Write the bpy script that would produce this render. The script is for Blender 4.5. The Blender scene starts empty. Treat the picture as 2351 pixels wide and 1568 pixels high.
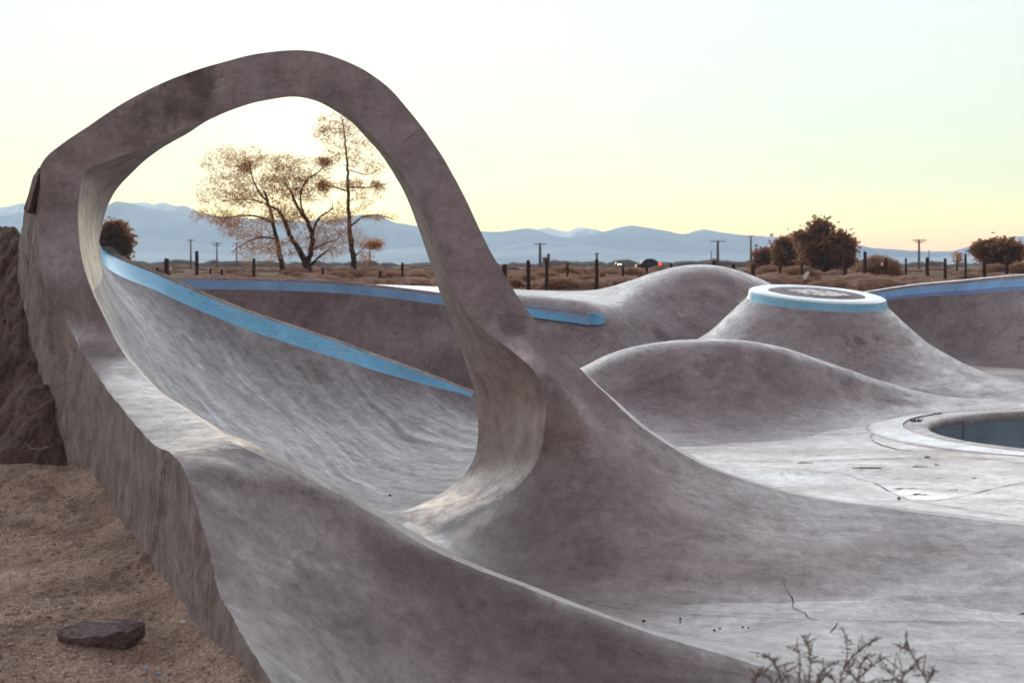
import bpy, bmesh, math, random
from mathutils import Vector, noise, Matrix
from mathutils.bvhtree import BVHTree
random.seed(7)
sc = bpy.context.scene
col = sc.collection
F, CX, HV, EYE = 2612.0, 1175.5, 608.0, 1.6

def P(u, v, D):                      # a surveyed point: bearing, elevation and distance from the eye
    return Vector(((u-CX)/F*D, D, EYE-(v-HV)/F*D))
def G(u, v, Z):                      # same bearing, met with a level at height Z
    D = (EYE-Z)*F/(v-HV)
    return P(u, v, D)

# ------------------------------------------------------------------ materials
def mat(name):
    m = bpy.data.materials.new(name); m.use_nodes = True
    nt = m.node_tree; nt.nodes.clear()
    o = nt.nodes.new('ShaderNodeOutputMaterial'); b = nt.nodes.new('ShaderNodeBsdfPrincipled')
    nt.links.new(b.outputs[0], o.inputs[0])
    return m, nt, b
def nd(nt, t, **k):
    n = nt.nodes.new(t)
    for a, v in k.items():
        if a.startswith('i_'):
            n.inputs[a[2:].replace('_', ' ')].default_value = v
        else: setattr(n, a, v)
    return n
def pos(nt, scale=(1,1,1), rot=(0,0,0)):
    g = nd(nt, 'ShaderNodeNewGeometry'); m = nd(nt, 'ShaderNodeMapping')
    m.inputs['Scale'].default_value = scale; m.inputs['Rotation'].default_value = rot
    nt.links.new(g.outputs['Position'], m.inputs['Vector']); return m.outputs[0]
def uvc(nt, scale=(1,1,1)):
    g = nd(nt, 'ShaderNodeUVMap'); m = nd(nt, 'ShaderNodeMapping')
    m.inputs['Scale'].default_value = scale
    nt.links.new(g.outputs[0], m.inputs['Vector']); return m.outputs[0]
def noi(nt, vec, scale, detail=6, rough=.6, dist=0):
    n = nd(nt, 'ShaderNodeTexNoise'); n.inputs['Scale'].default_value = scale
    n.inputs['Detail'].default_value = detail; n.inputs['Roughness'].default_value = rough
    n.inputs['Distortion'].default_value = dist
    nt.links.new(vec, n.inputs['Vector']); return n.outputs['Fac']
def ramp(nt, fac, stops):
    r = nd(nt, 'ShaderNodeValToRGB'); e = r.color_ramp.elements
    while len(e) > 1: e.remove(e[0])
    e[0].position = stops[0][0]; c = stops[0][1]; e[0].color = (*c, 1) if len(c) == 3 else c
    for p, c in stops[1:]:
        x = e.new(p); x.color = (*c, 1) if len(c) == 3 else c
    nt.links.new(fac, r.inputs[0]); return r.outputs[0]
def g3(v): return (v, v, v)
def mix(nt, mode, fac, a, b):
    m = nd(nt, 'ShaderNodeMix', data_type='RGBA', blend_type=mode)
    for s, x in ((m.inputs[0], fac), (m.inputs[6], a), (m.inputs[7], b)):
        if hasattr(x, 'links') or hasattr(x, 'is_linked'): nt.links.new(x, s)
        else: s.default_value = x if isinstance(x, (int, float)) else (*x, 1)
    return m.outputs[2]
def bump(nt, b, h, strength, dist=.02, prev=None):
    n = nd(nt, 'ShaderNodeBump'); n.inputs['Strength'].default_value = strength
    n.inputs['Distance'].default_value = dist
    nt.links.new(h, n.inputs['Height'])
    if prev is not None: nt.links.new(prev, n.inputs['Normal'])
    nt.links.new(n.outputs[0], b.inputs['Normal']); return n.outputs[0]

def concrete(name, base=(.27, .243, .258), light=(.47, .46, .475), dark=(.145, .12, .125), rough=.44,
             streak=(1.1, 14, 1), big=.55, mott=2.2, stain=.5, warm=0.0, chip=0.0, ps=None, sm=.38, spots=()):
    """polished or weathered concrete: broad blotches, trowel streaks, scuffs, stains and pores"""
    m, nt, b = mat(name)
    w = pos(nt)
    n1 = noi(nt, w, big, 5, .62, .5)
    n2 = noi(nt, w, mott, 9, .74, .25)
    n3 = noi(nt, w, 11, 9, .78, .15)
    if ps:
        st = noi(nt, pos(nt, ps, (0, 0, .22)), 1.0, 8, .70, .9)
        sc1 = noi(nt, pos(nt, tuple(x*5 for x in ps), (0, .12, -.1)), 1.0, 8, .72, .7)
    else:
        st = noi(nt, uvc(nt, streak), 1.0, 8, .70, .9)
        sc1 = noi(nt, uvc(nt, (streak[0]*4.1, streak[1]*3.6, 1)), 1.0, 8, .72, .7)
    md = tuple((a+c_)/2 for a, c_ in zip(dark, base)); ml = tuple((a+c_)/2 for a, c_ in zip(light, base))
    c = ramp(nt, n2, [(.34, dark), (.44, md), (.50, base), (.57, ml), (.68, light)])
    c2 = ramp(nt, st, [(.34, dark), (.46, base), (.54, base), (.66, light)])
    c = mix(nt, 'MIX', sm, c, c2)
    c = mix(nt, 'MULTIPLY', .9, c, ramp(nt, n3, [(.33, g3(.66)), (.45, g3(.93)), (.55, g3(1.03)), (.68, g3(1.30))]))
    # pale scuffs and dark rubs along the riding direction
    gate2 = ramp(nt, noi(nt, w, 1.5, 4, .6), [(.45, g3(.15)), (.62, g3(1))])
    c = mix(nt, 'MULTIPLY', gate2, c, ramp(nt, sc1, [(.33, g3(.60)), (.43, g3(.98)), (.60, g3(1.0)), (.70, g3(1.42))]))
    c = mix(nt, 'MULTIPLY', .9, c, ramp(nt, n1, [(.32, (.74, .73, .74)), (.5, (1, 1, 1)), (.7, (1.14, 1.14, 1.14))]))
    # stain veins, two families
    for sc_, off, wd in ((1.3, 0, .016), (3.1, 7, .008)):
        mp = pos(nt, (1, 1, 1.6)); mp.node.inputs['Location'].default_value = (off, off, off)
        sv = noi(nt, mp, sc_, 7, .66, 1.4)
        vein = ramp(nt, sv, [(.5-wd, g3(1)), (.5, g3(.50)), (.5+wd, g3(1))])
        mp2 = pos(nt); mp2.node.inputs['Location'].default_value = (off*2, 1, off)
        gate = ramp(nt, noi(nt, mp2, .9, 3, .5), [(.50, g3(0)), (.60, g3(1))])
        c = mix(nt, 'MULTIPLY', stain, c, mix(nt, 'MIX', gate, (1, 1, 1), vein))
    # pores and grit
    pr = ramp(nt, noi(nt, w, 75, 4, .75), [(.30, g3(.60)), (.42, g3(.97)), (.6, g3(1.03)), (.72, g3(1.25))])
    c = mix(nt, 'MULTIPLY', .8, c, pr)
    # old patches and stains with a place of their own: (point, radius, colour factor)
    for (p_, r_, k_) in spots:
        vd = nd(nt, 'ShaderNodeVectorMath', operation='DISTANCE'); nt.links.new(w, vd.inputs[0]); vd.inputs[1].default_value = p_
        ad = nd(nt, 'ShaderNodeMath', operation='MULTIPLY_ADD'); nt.links.new(n3, ad.inputs[0]); ad.inputs[1].default_value = r_*1.1; nt.links.new(vd.outputs['Value'], ad.inputs[2])
        ad2 = nd(nt, 'ShaderNodeMath', operation='MULTIPLY_ADD'); nt.links.new(n2, ad2.inputs[0]); ad2.inputs[1].default_value = r_*1.4; nt.links.new(ad.outputs[0], ad2.inputs[2])
        dv_ = nd(nt, 'ShaderNodeMath', operation='DIVIDE'); nt.links.new(ad2.outputs[0], dv_.inputs[0]); dv_.inputs[1].default_value = r_*2.4
        c = mix(nt, 'MULTIPLY', ramp(nt, dv_.outputs[0], [(.78, g3(1)), (.90, g3(0))]), c, k_)
    if warm: c = mix(nt, 'MULTIPLY', warm, c, (1.12, 1.0, .88))
    nt.links.new(c, b.inputs['Base Color'])
    r = ramp(nt, st, [(.34, g3(min(1, rough+.16))), (.66, g3(rough-.06))])
    r = mix(nt, 'ADD', 1.0, r, ramp(nt, n3, [(.38, g3(.14)), (.6, g3(0))]))
    nt.links.new(r, b.inputs['Roughness'])
    b.inputs['Specular IOR Level'].default_value = .5
    nb = bump(nt, b, noi(nt, w, 130, 4, .7), .2+chip*.4, .004)
    nb = bump(nt, b, n3, .22+chip*.5, .008, nb)
    nb = bump(nt, b, st, .20, .012, nb)
    bump(nt, b, n2, .30+chip*.5, .03, nb)
    return m

def simple(name, c, rough=.8, var=.25, scale=8, bmp=.3, spec=.3, sc3=(1,1,1)):
    m, nt, b = mat(name)
    n = noi(nt, pos(nt, sc3), scale, 6, .65)
    lo = tuple(x*(1-var) for x in c); hi = tuple(min(1, x*(1+var)) for x in c)
    nt.links.new(ramp(nt, n, [(.3, lo), (.5, c), (.72, hi)]), b.inputs['Base Color'])
    b.inputs['Roughness'].default_value = rough; b.inputs['Specular IOR Level'].default_value = spec
    bump(nt, b, n, bmp, .02)
    return m

def paint(name, c, worn=(.42, .45, .47), rough=.42, wear=.53):
    m, nt, b = mat(name)
    n = noi(nt, pos(nt), 1.8, 7, .7, .6); s = noi(nt, uvc(nt, (9, 3, 1)), 1.2, 6, .7, 1.2)
    lo = tuple(x*.80 for x in c); hi = tuple(min(1, x*1.22) for x in c)
    k = ramp(nt, n, [(.3, lo), (.5, c), (.7, hi)])
    k = mix(nt, 'MIX', ramp(nt, s, [(wear, g3(0)), (wear+.16, g3(.55))]), k, worn)
    sc_ = noi(nt, pos(nt, (1, 1, 3)), 2.6, 6, .65, 2.2)
    k = mix(nt, 'MULTIPLY', ramp(nt, noi(nt, pos(nt), 1.1, 2), [(.42, g3(0)), (.54, g3(.9))]), k,
            ramp(nt, sc_, [(.487, g3(1)), (.5, g3(.35)), (.513, g3(1))]))
    nt.links.new(k, b.inputs['Base Color']); b.inputs['Roughness'].default_value = rough
    bump(nt, b, n, .12, .01)
    return m

M = {}
M['conc'] = concrete('smooth_concrete', base=(.31,.275,.27), light=(.54,.53,.52), dark=(.175,.145,.14), rough=.36, ps=(1.1, 4.5, 4.5))
AS = [(P(420,215,9.2), .30, (.66, .63, .60)), (P(470,185,9.2), .20, (.66, .64, .62)), (P(365,250,9.2), .25, (.72, .70, .68)), (P(300,290,9.2), .22, (.78, .76, .75)),
      (P(1290,980,8.5), .34, (.90, .87, .82)), (P(1285,1060,8.3), .30, (.90, .88, .83)), (P(1195,800,8.5), .16, (1.4, 1.4, 1.42)), (P(1225,830,8.45), .14, (1.4, 1.4, 1.42)),
      (P(1110,1190,8.3), .13, (1.6, 1.6, 1.55)), (P(1060,1215,8.2), .13, (1.55, 1.55, 1.5)), (P(1100,1165,8.4), .10, (.6, .58, .55)), (P(1180,745,8.6), .14, (.76, .74, .72)), (P(700,160,9.05), .22, (1.15, 1.12, 1.08)),
      (P(1330,1420,6.5), .25, (1.3, 1.33, 1.36)), (P(1650,1445,6.2), .35, (1.3, 1.33, 1.38)), (P(1600,1130,8.3), .3, (1.2, 1.22, 1.25))]
M['inner'] = concrete('warm_lit_inner_concrete', base=(.36, .295, .25), light=(.52, .46, .40), dark=(.20, .155, .13), rough=.40, ps=(4, 4, .9), big=.7, mott=1.8, sm=.5)  # tan tint paints the warm light on the inner face into the colour
M['ramp'] = concrete('shaded_ramp_concrete', base=(.205, .180, .183), light=(.29, .272, .275), dark=(.135, .114, .116), rough=.48, ps=(.9, 4.2, 4.6), big=.7, mott=2.6, sm=.34)  # darker copy of the loop concrete; the slope's shade is put into its colour
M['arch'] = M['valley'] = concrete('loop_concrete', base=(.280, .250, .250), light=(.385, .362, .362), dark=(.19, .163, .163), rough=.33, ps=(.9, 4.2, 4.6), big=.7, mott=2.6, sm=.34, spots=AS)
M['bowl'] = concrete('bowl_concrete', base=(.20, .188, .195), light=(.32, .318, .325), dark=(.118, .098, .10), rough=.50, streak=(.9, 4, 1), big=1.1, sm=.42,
    spots=[(P(432,760,12.0), .14, (.55, .5, .48)), (P(470,770,12.0), .16, (.6, .55, .53)), (P(505,785,12.0), .14, (.55, .5, .48)), (P(730,850,13), .3, (.75, .7, .7))])
M['mound'] = concrete('mound_concrete', base=(.285, .255, .262), light=(.41, .39, .40), dark=(.18, .15, .155), rough=.36, streak=(1.6, 5, 1), big=.8, mott=1.6, stain=.9,
    spots=[(P(1905,730,17.2), .10, (.55, .5, .5)), (P(1903,755,17), .12, (.6, .55, .55)), (P(1945,800,16.6), .14, (.62, .58, .56)), (P(1975,785,16.6), .12, (.6, .56, .55)), (P(2015,768,16.7), .13, (.6, .56, .55)),
           (P(1500,745,21.5), .25, (.66, .62, .62)), (P(1515,780,21), .25, (.68, .64, .64)), (P(1480,840,14), .25, (.75, .72, .72)), (P(1620,850,13.8), .3, (.75, .72, .72))])
M['back'] = concrete('dark_wall_concrete', base=(.25, .215, .22), light=(.34, .31, .32), dark=(.155, .125, .13), rough=.5, streak=(1.4, 1.4, 1), big=.5, mott=1.2, stain=.6)
M['deck'] = concrete('deck_concrete', base=(.57, .525, .50), light=(.84, .85, .84), dark=(.27, .19, .165), rough=.35, ps=(.5, 3, 3), big=.5, mott=1.0, sm=.5, stain=.8,
    spots=[(tuple(G(u_, v_, -.3)), r_, k_) for u_, v_, r_, k_ in ((2120,1138,.30,(1.5,1.6,1.65)), (2060,1125,.22,(1.45,1.5,1.55)), (1800,990,.35,(1.3,1.35,1.4)), (1900,1035,.5,(.80,.76,.72)), (2100,1062,.30,(.72,.64,.60)), (1990,1075,.25,(.75,.68,.64)),
      (2200,1050,.4,(.74,.66,.62)), (1700,1090,.6,(.86,.88,.90)), (1850,1110,.5,(.88,.90,.92)), (2250,1090,.5,(1.2,1.2,1.2)))])
M['rough'] = concrete('rough_concrete', base=(.235, .20, .175), light=(.33, .295, .265), dark=(.125, .10, .088), rough=.85, ps=(2.6, 2.6, 1.2), big=1.2, mott=5, chip=.6, sm=.28, stain=.7)
M['white_conc'] = concrete('pale_concrete', base=(.74, .75, .75), light=(.86, .88, .88), dark=(.48, .45, .43), rough=.34, streak=(1, 5, 1))
M['blue'] = paint('light_blue_paint', (.15, .50, .76), rough=.36)
M['sky_blue'] = paint('pale_blue_paint', (.22, .55, .72), worn=(.6, .66, .68))
M['mid_blue'] = paint('faded_blue_paint', (.24, .51, .84), rough=.6)
M['deep_blue'] = paint('deep_blue_paint', (.17, .27, .50), rough=.6)
M['tile'] = paint('pool_paint', (.25, .33, .38), worn=(.34, .41, .45), rough=.5)
M['crack'] = simple('dark_joint', (.055, .034, .027), .95)
M['wood'] = simple('weathered_post_wood', (.055, .033, .026), .9, .4, 14, sc3=(3, 3, .4))
M['pole'] = simple('grey_pole_wood', (.12, .095, .09), .9, .25, 6)
M['bark'] = simple('tree_bark', (.060, .040, .036), .95, .4, 9, .8)
M['metal'] = simple('dark_car_paint', (.02, .018, .02), .4, .2, 3, .0)
M['glass'] = simple('car_glass', (.02, .025, .03), .1, .1, 3, 0)
M['rubber'] = simple('tyre_rubber', (.012, .012, .012), .8, .1, 3, .1)
M['white'] = simple('white_plastic', (.8, .8, .78), .6, .08, 8, .1)
M['chunk'] = simple('broken_concrete', (.16, .13, .125), .95, .55, 45, 1.0)
M['pebble'] = simple('pale_pebbles', (.36, .28, .24), .9, .7, 20, .2)
M['stone'] = simple('white_cobbles', (.88, .9, .9), .3, .08, 10, .4)
M['weed'] = simple('weed_green', (.05, .05, .03), .9, .3, 10, .1)

def leafy(name, c, tr, var=.35, weight=.45):
    m, nt, b = mat(name)
    n = noi(nt, pos(nt), 2.0, 3, .6)
    cc = ramp(nt, n, [(.3, tuple(x*(1-var) for x in c)), (.7, tuple(x*(1+var) for x in c))])
    nt.links.new(cc, b.inputs['Base Color']); b.inputs['Roughness'].default_value = .9
    b.inputs['Specular IOR Level'].default_value = .15
    t = nd(nt, 'ShaderNodeBsdfTranslucent'); t.inputs[0].default_value = (*tr, 1)
    mx = nd(nt, 'ShaderNodeMixShader'); mx.inputs[0].default_value = weight
    nt.links.new(b.outputs[0], mx.inputs[1]); nt.links.new(t.outputs[0], mx.inputs[2])
    o = [x for x in nt.nodes if x.type == 'OUTPUT_MATERIAL'][0]
    nt.links.new(mx.outputs[0], o.inputs[0]); return m
M['leaf'] = leafy('sunset_needles', (.125, .068, .045), (.85, .42, .14), weight=.43)
M['leaf_dark'] = leafy('dark_foliage', (.11, .085, .07), (.50, .22, .09), weight=.45)
M['straw'] = leafy('dry_straw', (.33, .21, .155), (.45, .27, .18), weight=.35)
M['twig'] = simple('dry_twigs', (.17, .115, .095), .9, .3, 30, .2)

# dirt
m, nt, b = mat('sandy_dirt')
w = pos(nt)
a = noi(nt, w, 2.2, 6, .6, .4); g = noi(nt, w, 60, 6, .75); s = noi(nt, w, 170, 3, .7)
c = ramp(nt, a, [(.3, (.23, .165, .13)), (.5, (.38, .28, .22)), (.68, (.52, .40, .32))])
c = mix(nt, 'MULTIPLY', 1.0, c, ramp(nt, g, [(.33, g3(.35)), (.47, g3(.9)), (.55, g3(1.05)), (.68, g3(1.6))]))
c = mix(nt, 'MULTIPLY', 1.0, c, ramp(nt, s, [(.36, g3(.45)), (.5, g3(1)), (.64, g3(1.8))]))
nt.links.new(c, b.inputs['Base Color']); b.inputs['Roughness'].default_value = .97
b.inputs['Specular IOR Level'].default_value = .15
nb = bump(nt, b, g, .9, .012); bump(nt, b, s, .7, .006, nb)
M['dirt'] = m
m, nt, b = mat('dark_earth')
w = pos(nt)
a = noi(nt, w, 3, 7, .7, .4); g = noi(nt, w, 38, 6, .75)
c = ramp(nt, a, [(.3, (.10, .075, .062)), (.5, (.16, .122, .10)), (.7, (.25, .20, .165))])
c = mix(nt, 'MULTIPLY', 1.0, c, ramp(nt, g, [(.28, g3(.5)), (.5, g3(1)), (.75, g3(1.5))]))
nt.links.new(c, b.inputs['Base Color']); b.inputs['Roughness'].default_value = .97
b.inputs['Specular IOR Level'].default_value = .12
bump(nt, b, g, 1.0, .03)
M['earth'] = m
# field
m, nt, b = mat('dry_field')
w = pos(nt)
a = noi(nt, w, .12, 6, .65); g = noi(nt, w, 2.2, 7, .75)
c = ramp(nt, a, [(.35, (.13, .088, .055)), (.5, (.17, .115, .075)), (.65, (.21, .145, .09))])
c = mix(nt, 'MULTIPLY', 1.0, c, ramp(nt, g, [(.3, g3(.5)), (.5, g3(1)), (.7, g3(1.35))]))
nt.links.new(c, b.inputs['Base Color']); b.inputs['Roughness'].default_value = 1
b.inputs['Specular IOR Level'].default_value = 0.05
bump(nt, b, g, .8, .15)
M['field'] = m
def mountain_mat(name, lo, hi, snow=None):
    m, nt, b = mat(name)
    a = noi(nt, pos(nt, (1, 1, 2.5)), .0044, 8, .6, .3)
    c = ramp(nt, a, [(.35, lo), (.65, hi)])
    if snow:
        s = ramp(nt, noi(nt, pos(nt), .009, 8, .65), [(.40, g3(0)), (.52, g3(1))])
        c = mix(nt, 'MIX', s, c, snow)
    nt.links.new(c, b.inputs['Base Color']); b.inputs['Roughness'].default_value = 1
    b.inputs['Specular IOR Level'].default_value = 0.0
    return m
M['mtn'] = mountain_mat('haze_blue_mountain', (.14, .20, .31), (.28, .35, .45))  # blue of the distance haze painted into the base colour, besides the haze volume
M['foot'] = mountain_mat('haze_pale_foothill', (.30, .40, .48), (.46, .54, .60))  # paleness and blue of the haze painted into the base colour as well
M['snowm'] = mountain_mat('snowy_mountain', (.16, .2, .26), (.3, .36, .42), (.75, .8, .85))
def emit(name, c, s):
    m, nt, b = mat(name); b.inputs['Emission Color'].default_value = (*c, 1); b.inputs['Emission Strength'].default_value = s
    b.inputs['Base Color'].default_value = (*c, 1); return m
M['lamp_white'] = emit('headlight_glow', (1, .9, .7), 4)
M['lamp_red'] = emit('tail_light_glow', (1, .12, .06), .6)

# ------------------------------------------------------------------ object helpers
def tag(o, label=None, cat=None, group=None, kind=None):
    if label: o['label'] = label
    if cat: o['category'] = cat
    if group: o['group'] = group
    if kind: o['kind'] = kind
    return o
def empty(name, loc):
    o = bpy.data.objects.new(name, None); col.objects.link(o); o.location = loc; return o
def mesh_obj(name, verts, faces, m, parent=None, org=None, uvs=None, smooth=True, sharp=None):
    """link ONE mesh object; verts are world points, org the thing's base"""
    if parent is not None: org = parent.matrix_world.translation if parent.parent is None else None
    if parent is not None:
        p = parent; t = Vector((0, 0, 0))
        while p is not None: t = t + Vector(p.location); p = p.parent
        off = t
    elif org is not None: off = Vector(org)
    else: off = Vector((0, 0, 0))
    me = bpy.data.meshes.new(name)
    me.from_pydata([tuple(Vector(v)-off) for v in verts], [], faces)
    me.materials.append(m)
    if uvs is not None:
        L = me.uv_layers.new(name='UVMap')
        for lp in me.loops: L.data[lp.index].uv = uvs[lp.vertex_index]
    if smooth: me.polygons.foreach_set('use_smooth', [True]*len(me.polygons))
    me.update()
    o = bpy.data.objects.new(name, me); col.objects.link(o)
    if parent is not None: o.parent = parent
    else: o.location = off
    return o

# ---- spline lofts
def hermite(p0, p1, t0, t1, s):
    s2, s3 = s*s, s*s*s
    return p0*(2*s3-3*s2+1)+t0*(s3-2*s2+s)+p1*(-2*s3+3*s2)+t1*(s3-s2)
def spline(pts, n, crisp=None):
    """chord-length Catmull-Rom through pts, n steps per segment; crisp[i] in 0..1 breaks the tangent at i"""
    N = len(pts); out = []
    d = [max(1e-5, (pts[i+1]-pts[i]).length) for i in range(N-1)]
    v = [(pts[i+1]-pts[i])/d[i] for i in range(N-1)]
    T = []
    for i in range(N):
        if i == 0: T.append(v[0])
        elif i == N-1: T.append(v[-1])
        else: T.append((v[i-1]*d[i]+v[i]*d[i-1])/(d[i]+d[i-1]))
    for i in range(N-1):
        a, b = T[i], T[i+1]
        if crisp:
            if i > 0 and crisp[i]: a = a.lerp(v[i], crisp[i])
            if i+1 < N-1 and crisp[i+1]: b = b.lerp(v[i], crisp[i+1])
        for k in range(n):
            out.append(hermite(pts[i], pts[i+1], a*d[i], b*d[i], k/n))
    out.append(pts[-1].copy()); return out
def grid_loft(rows, ni, nj, crisp_rows=None):
    """rows[i][j] control points -> dense grid; crisp_rows[i][j] crispness across the row"""
    nc = len(rows[0]); R = len(rows)
    cols = [spline([rows[i][j] for i in range(R)], ni) for j in range(nc)]
    out = []
    for k in range(len(cols[0])):
        cr = None
        if crisp_rows:
            i = min(k//ni, R-2); f = (k-i*ni)/ni
            cr = [crisp_rows[i][j]*(1-f)+crisp_rows[i+1][j]*f for j in range(nc)]
        out.append(spline([cols[j][k] for j in range(nc)], nj, cr))
    return out
def fbm(p, o=4):
    return noise.fractal(p, 1.0, 2.0, o, noise_basis='PERLIN_ORIGINAL')
def patch(name, g, i0, i1, j0, j1, m, parent=None, org=None, flip=False, uvg=None):
    W = j1-j0+1; vs = []; uv = []
    for i in range(i0, i1+1):
        for j in range(j0, j1+1):
            vs.append(g[i][j]); uv.append(uvg[i][j] if uvg else (i*.05, j*.05))
    fs = []
    for i in range(i1-i0):
        for j in range(W-1):
            a = i*W+j; q = (a, a+1, a+W+1, a+W)
            fs.append(q[::-1] if flip else q)
    return mesh_obj(name, vs, fs, m, parent, org, uv)
def uv_grid(g):
    out = []; im = len(g); jm = len(g[0])
    mid = jm//2; ui = [0.0]
    for i in range(1, im): ui.append(ui[-1]+(g[i][mid]-g[i-1][mid]).length)
    for i in range(im):
        s = 0; row = [(ui[i], 0)]
        for j in range(1, jm):
            s += (g[i][j]-g[i][j-1]).length; row.append((ui[i], s))
        out.append(row)
    return out
def rough_grid(g, amp, scale, seed=0):
    for r in g:
        for k, p in enumerate(r):
            q = p*scale+Vector((seed, seed*1.7, 0))
            r[k] = p+Vector((fbm(q), fbm(q+Vector((31, 0, 0))), fbm(q+Vector((0, 57, 0)))))*amp

# ------------------------------------------------------------------ the great loft: foot fan > arch > strip > bowl > ramp > valley
# columns: E e1 e2 F m0 m1 m2 m3 S B
def row(E, Fp, B, e=None, m=None, S=None, bulge=0.0):
    E = P(*E); Fp = P(*Fp); B = P(*B)
    if e: e1, e2 = P(*e[0]), P(*e[1])
    else: e1, e2 = E.lerp(Fp, .33), E.lerp(Fp, .67)
    if m: ms = [P(*q) for q in m]
    else: ms = [Fp.lerp(B, t)+Vector((0, 0, bulge*math.sin(math.pi*t))) for t in (.2, .4, .6, .8)]
    S = P(*S) if S else ms[3].lerp(B, .55)
    return [E, e1, e2, Fp]+ms+[S, B]
def blue(B, dv, dd=.12): return (B[0], B[1]+dv, B[2]-dd)
rows = []
# foot fan (from its outer skirt up the leg)
fan = [
 row((2700,1243,7.75), (960,1262,7.85), (850,1200,8.68), e=((2250,1430,6.95),(1330,1412,7.05))),
 row((2351,1205,8.24), (1000,1215,8.4), (900,1182,8.88), e=((2060,1355,7.45),(1320,1345,7.45))),
 row((2050,1168,8.55), (1110,1160,8.42), (960,1160,9.1), e=((1780,1285,7.75),(1350,1262,7.75))),
 row((1800,1128,8.7), (1190,1115,8.35), (1020,1128,9.3), e=((1600,1200,8.05),(1370,1182,7.98))),
 row((1600,1060,8.75), (1236,1055,8.35), (1070,1085,9.35), e=((1490,1095,8.35),(1350,1085,8.2))),
 row((1480,985,8.75), (1251,985,8.35), (1092,1040,9.35), e=((1410,1000,8.5),(1330,995,8.35))),
 row((1400,912,8.72), (1252,920,8.4), (1098,985,9.35), e=((1350,925,8.58),(1300,925,8.42))),
 row((1335,850,8.7), (1232,858,8.42), (1094,925,9.35)),
 row((1285,803,8.7), (1180,810,8.45), (1078,865,9.35)),
 row((1240,752,8.7), (1122,768,8.5), (1058,800,9.35)),
 row((1200,698,8.7), (1072,715,8.55), (1036,738,9.4)),
 row((1165,640,8.7), (1037,658,8.58), (1010,675,9.4)),
 row((1130,583,8.72), (1015,608,8.6), (993,620,9.4)),
 row((1100,523,8.74), (998,563,8.6), (976,570,9.4)),
 row((1065,450,8.75), (980,515,8.62), (959,522,9.4)),
 row((1040,403,8.76), (963,475,8.64), (943,478,9.4)),
 row((1010,350,8.8), (945,435,8.66), (923,434,9.45)),
 row((975,300,8.84), (922,395,8.7), (899,390,9.5)),
 row((940,254,8.88), (895,355,8.75), (872,350,9.5)),
 row((900,210,8.92), (862,317,8.8), (840,314,9.55)),
 row((850,171,8.96), (825,280,8.86), (804,278,9.6)),
 row((800,144,9.0), (785,252,8.9), (766,252,9.65)),
 row((735,121,9.05), (735,228,8.96), (727,232,9.7)),
 row((680,115,9.08), (688,221,9.0), (688,222,9.75)),
 row((625,118,9.1), (632,225,9.02), (630,226,9.8)),
 row((565,127,9.13), (572,239,9.06), (572,240,9.8)),
 row((500,145,9.16), (515,259,9.1), (518,260,9.85)),
 row((430,167,9.2), (455,284,9.13), (465,285,9.95)),
 row((350,202,9.24), (395,309,9.18), (425,309,10.05)),
 row((280,240,9.28), (340,336,9.22), (385,331,10.2)),
 row((210,284,9.32), (288,357,9.28), (345,358,10.4)),
 row((150,325,9.36), (240,374,9.31), (312,388,10.6)),
]
iC = len(fan)          # control row index of left corner
left = [
 row((98,372,9.4), (194,398,9.35), (270,432,10.8)),
 row((92,440,9.4), (183,445,9.3), (248,470,11.0)),
 row((91,540,9.4), (182,550,9.2), (235,520,11.4)),
 row((94,630,9.35), (204,650,9.0), (231,566,11.8), m=((214,663,9.4),(226,655,9.9),(233,640,10.5),(234,612,11.3)), S=(233,598,11.6)),
 row((150,738,9.2), (250,752,8.9), (370,635,12.6), m=((268,772,9.5),(300,790,10.2),(332,770,11.0),(355,716,12.0)), S=(368,672,12.45)),
 row((215,849,8.18), (330,863,8.1), (540,708,13.1), m=((358,892,8.9),(402,920,9.7),(462,898,10.8),(515,812,12.3)), S=(538,746,12.9)),
 row((300,961,6.74), (430,945,6.95), (750,778,13.6), m=((472,988,7.9),(545,1022,9.0),(650,1000,10.6),(722,900,12.6)), S=(750,816,13.4)),
 row((360,1026,6.0), (498,993,6.3), (870,822,13.9), m=((545,1048,7.6),(625,1068,9.0),(765,1045,10.7),(850,930,12.9)), S=(870,854,13.75)),
 row((395,1041,5.63), (560,1028,5.85), (980,862,14.1), m=((610,1095,7.2),(690,1108,8.9),(870,1075,10.9),(960,955,13.2)), S=(980,884,14.0)),
]
iJ = iC+len(left)-1    # the joint
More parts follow.
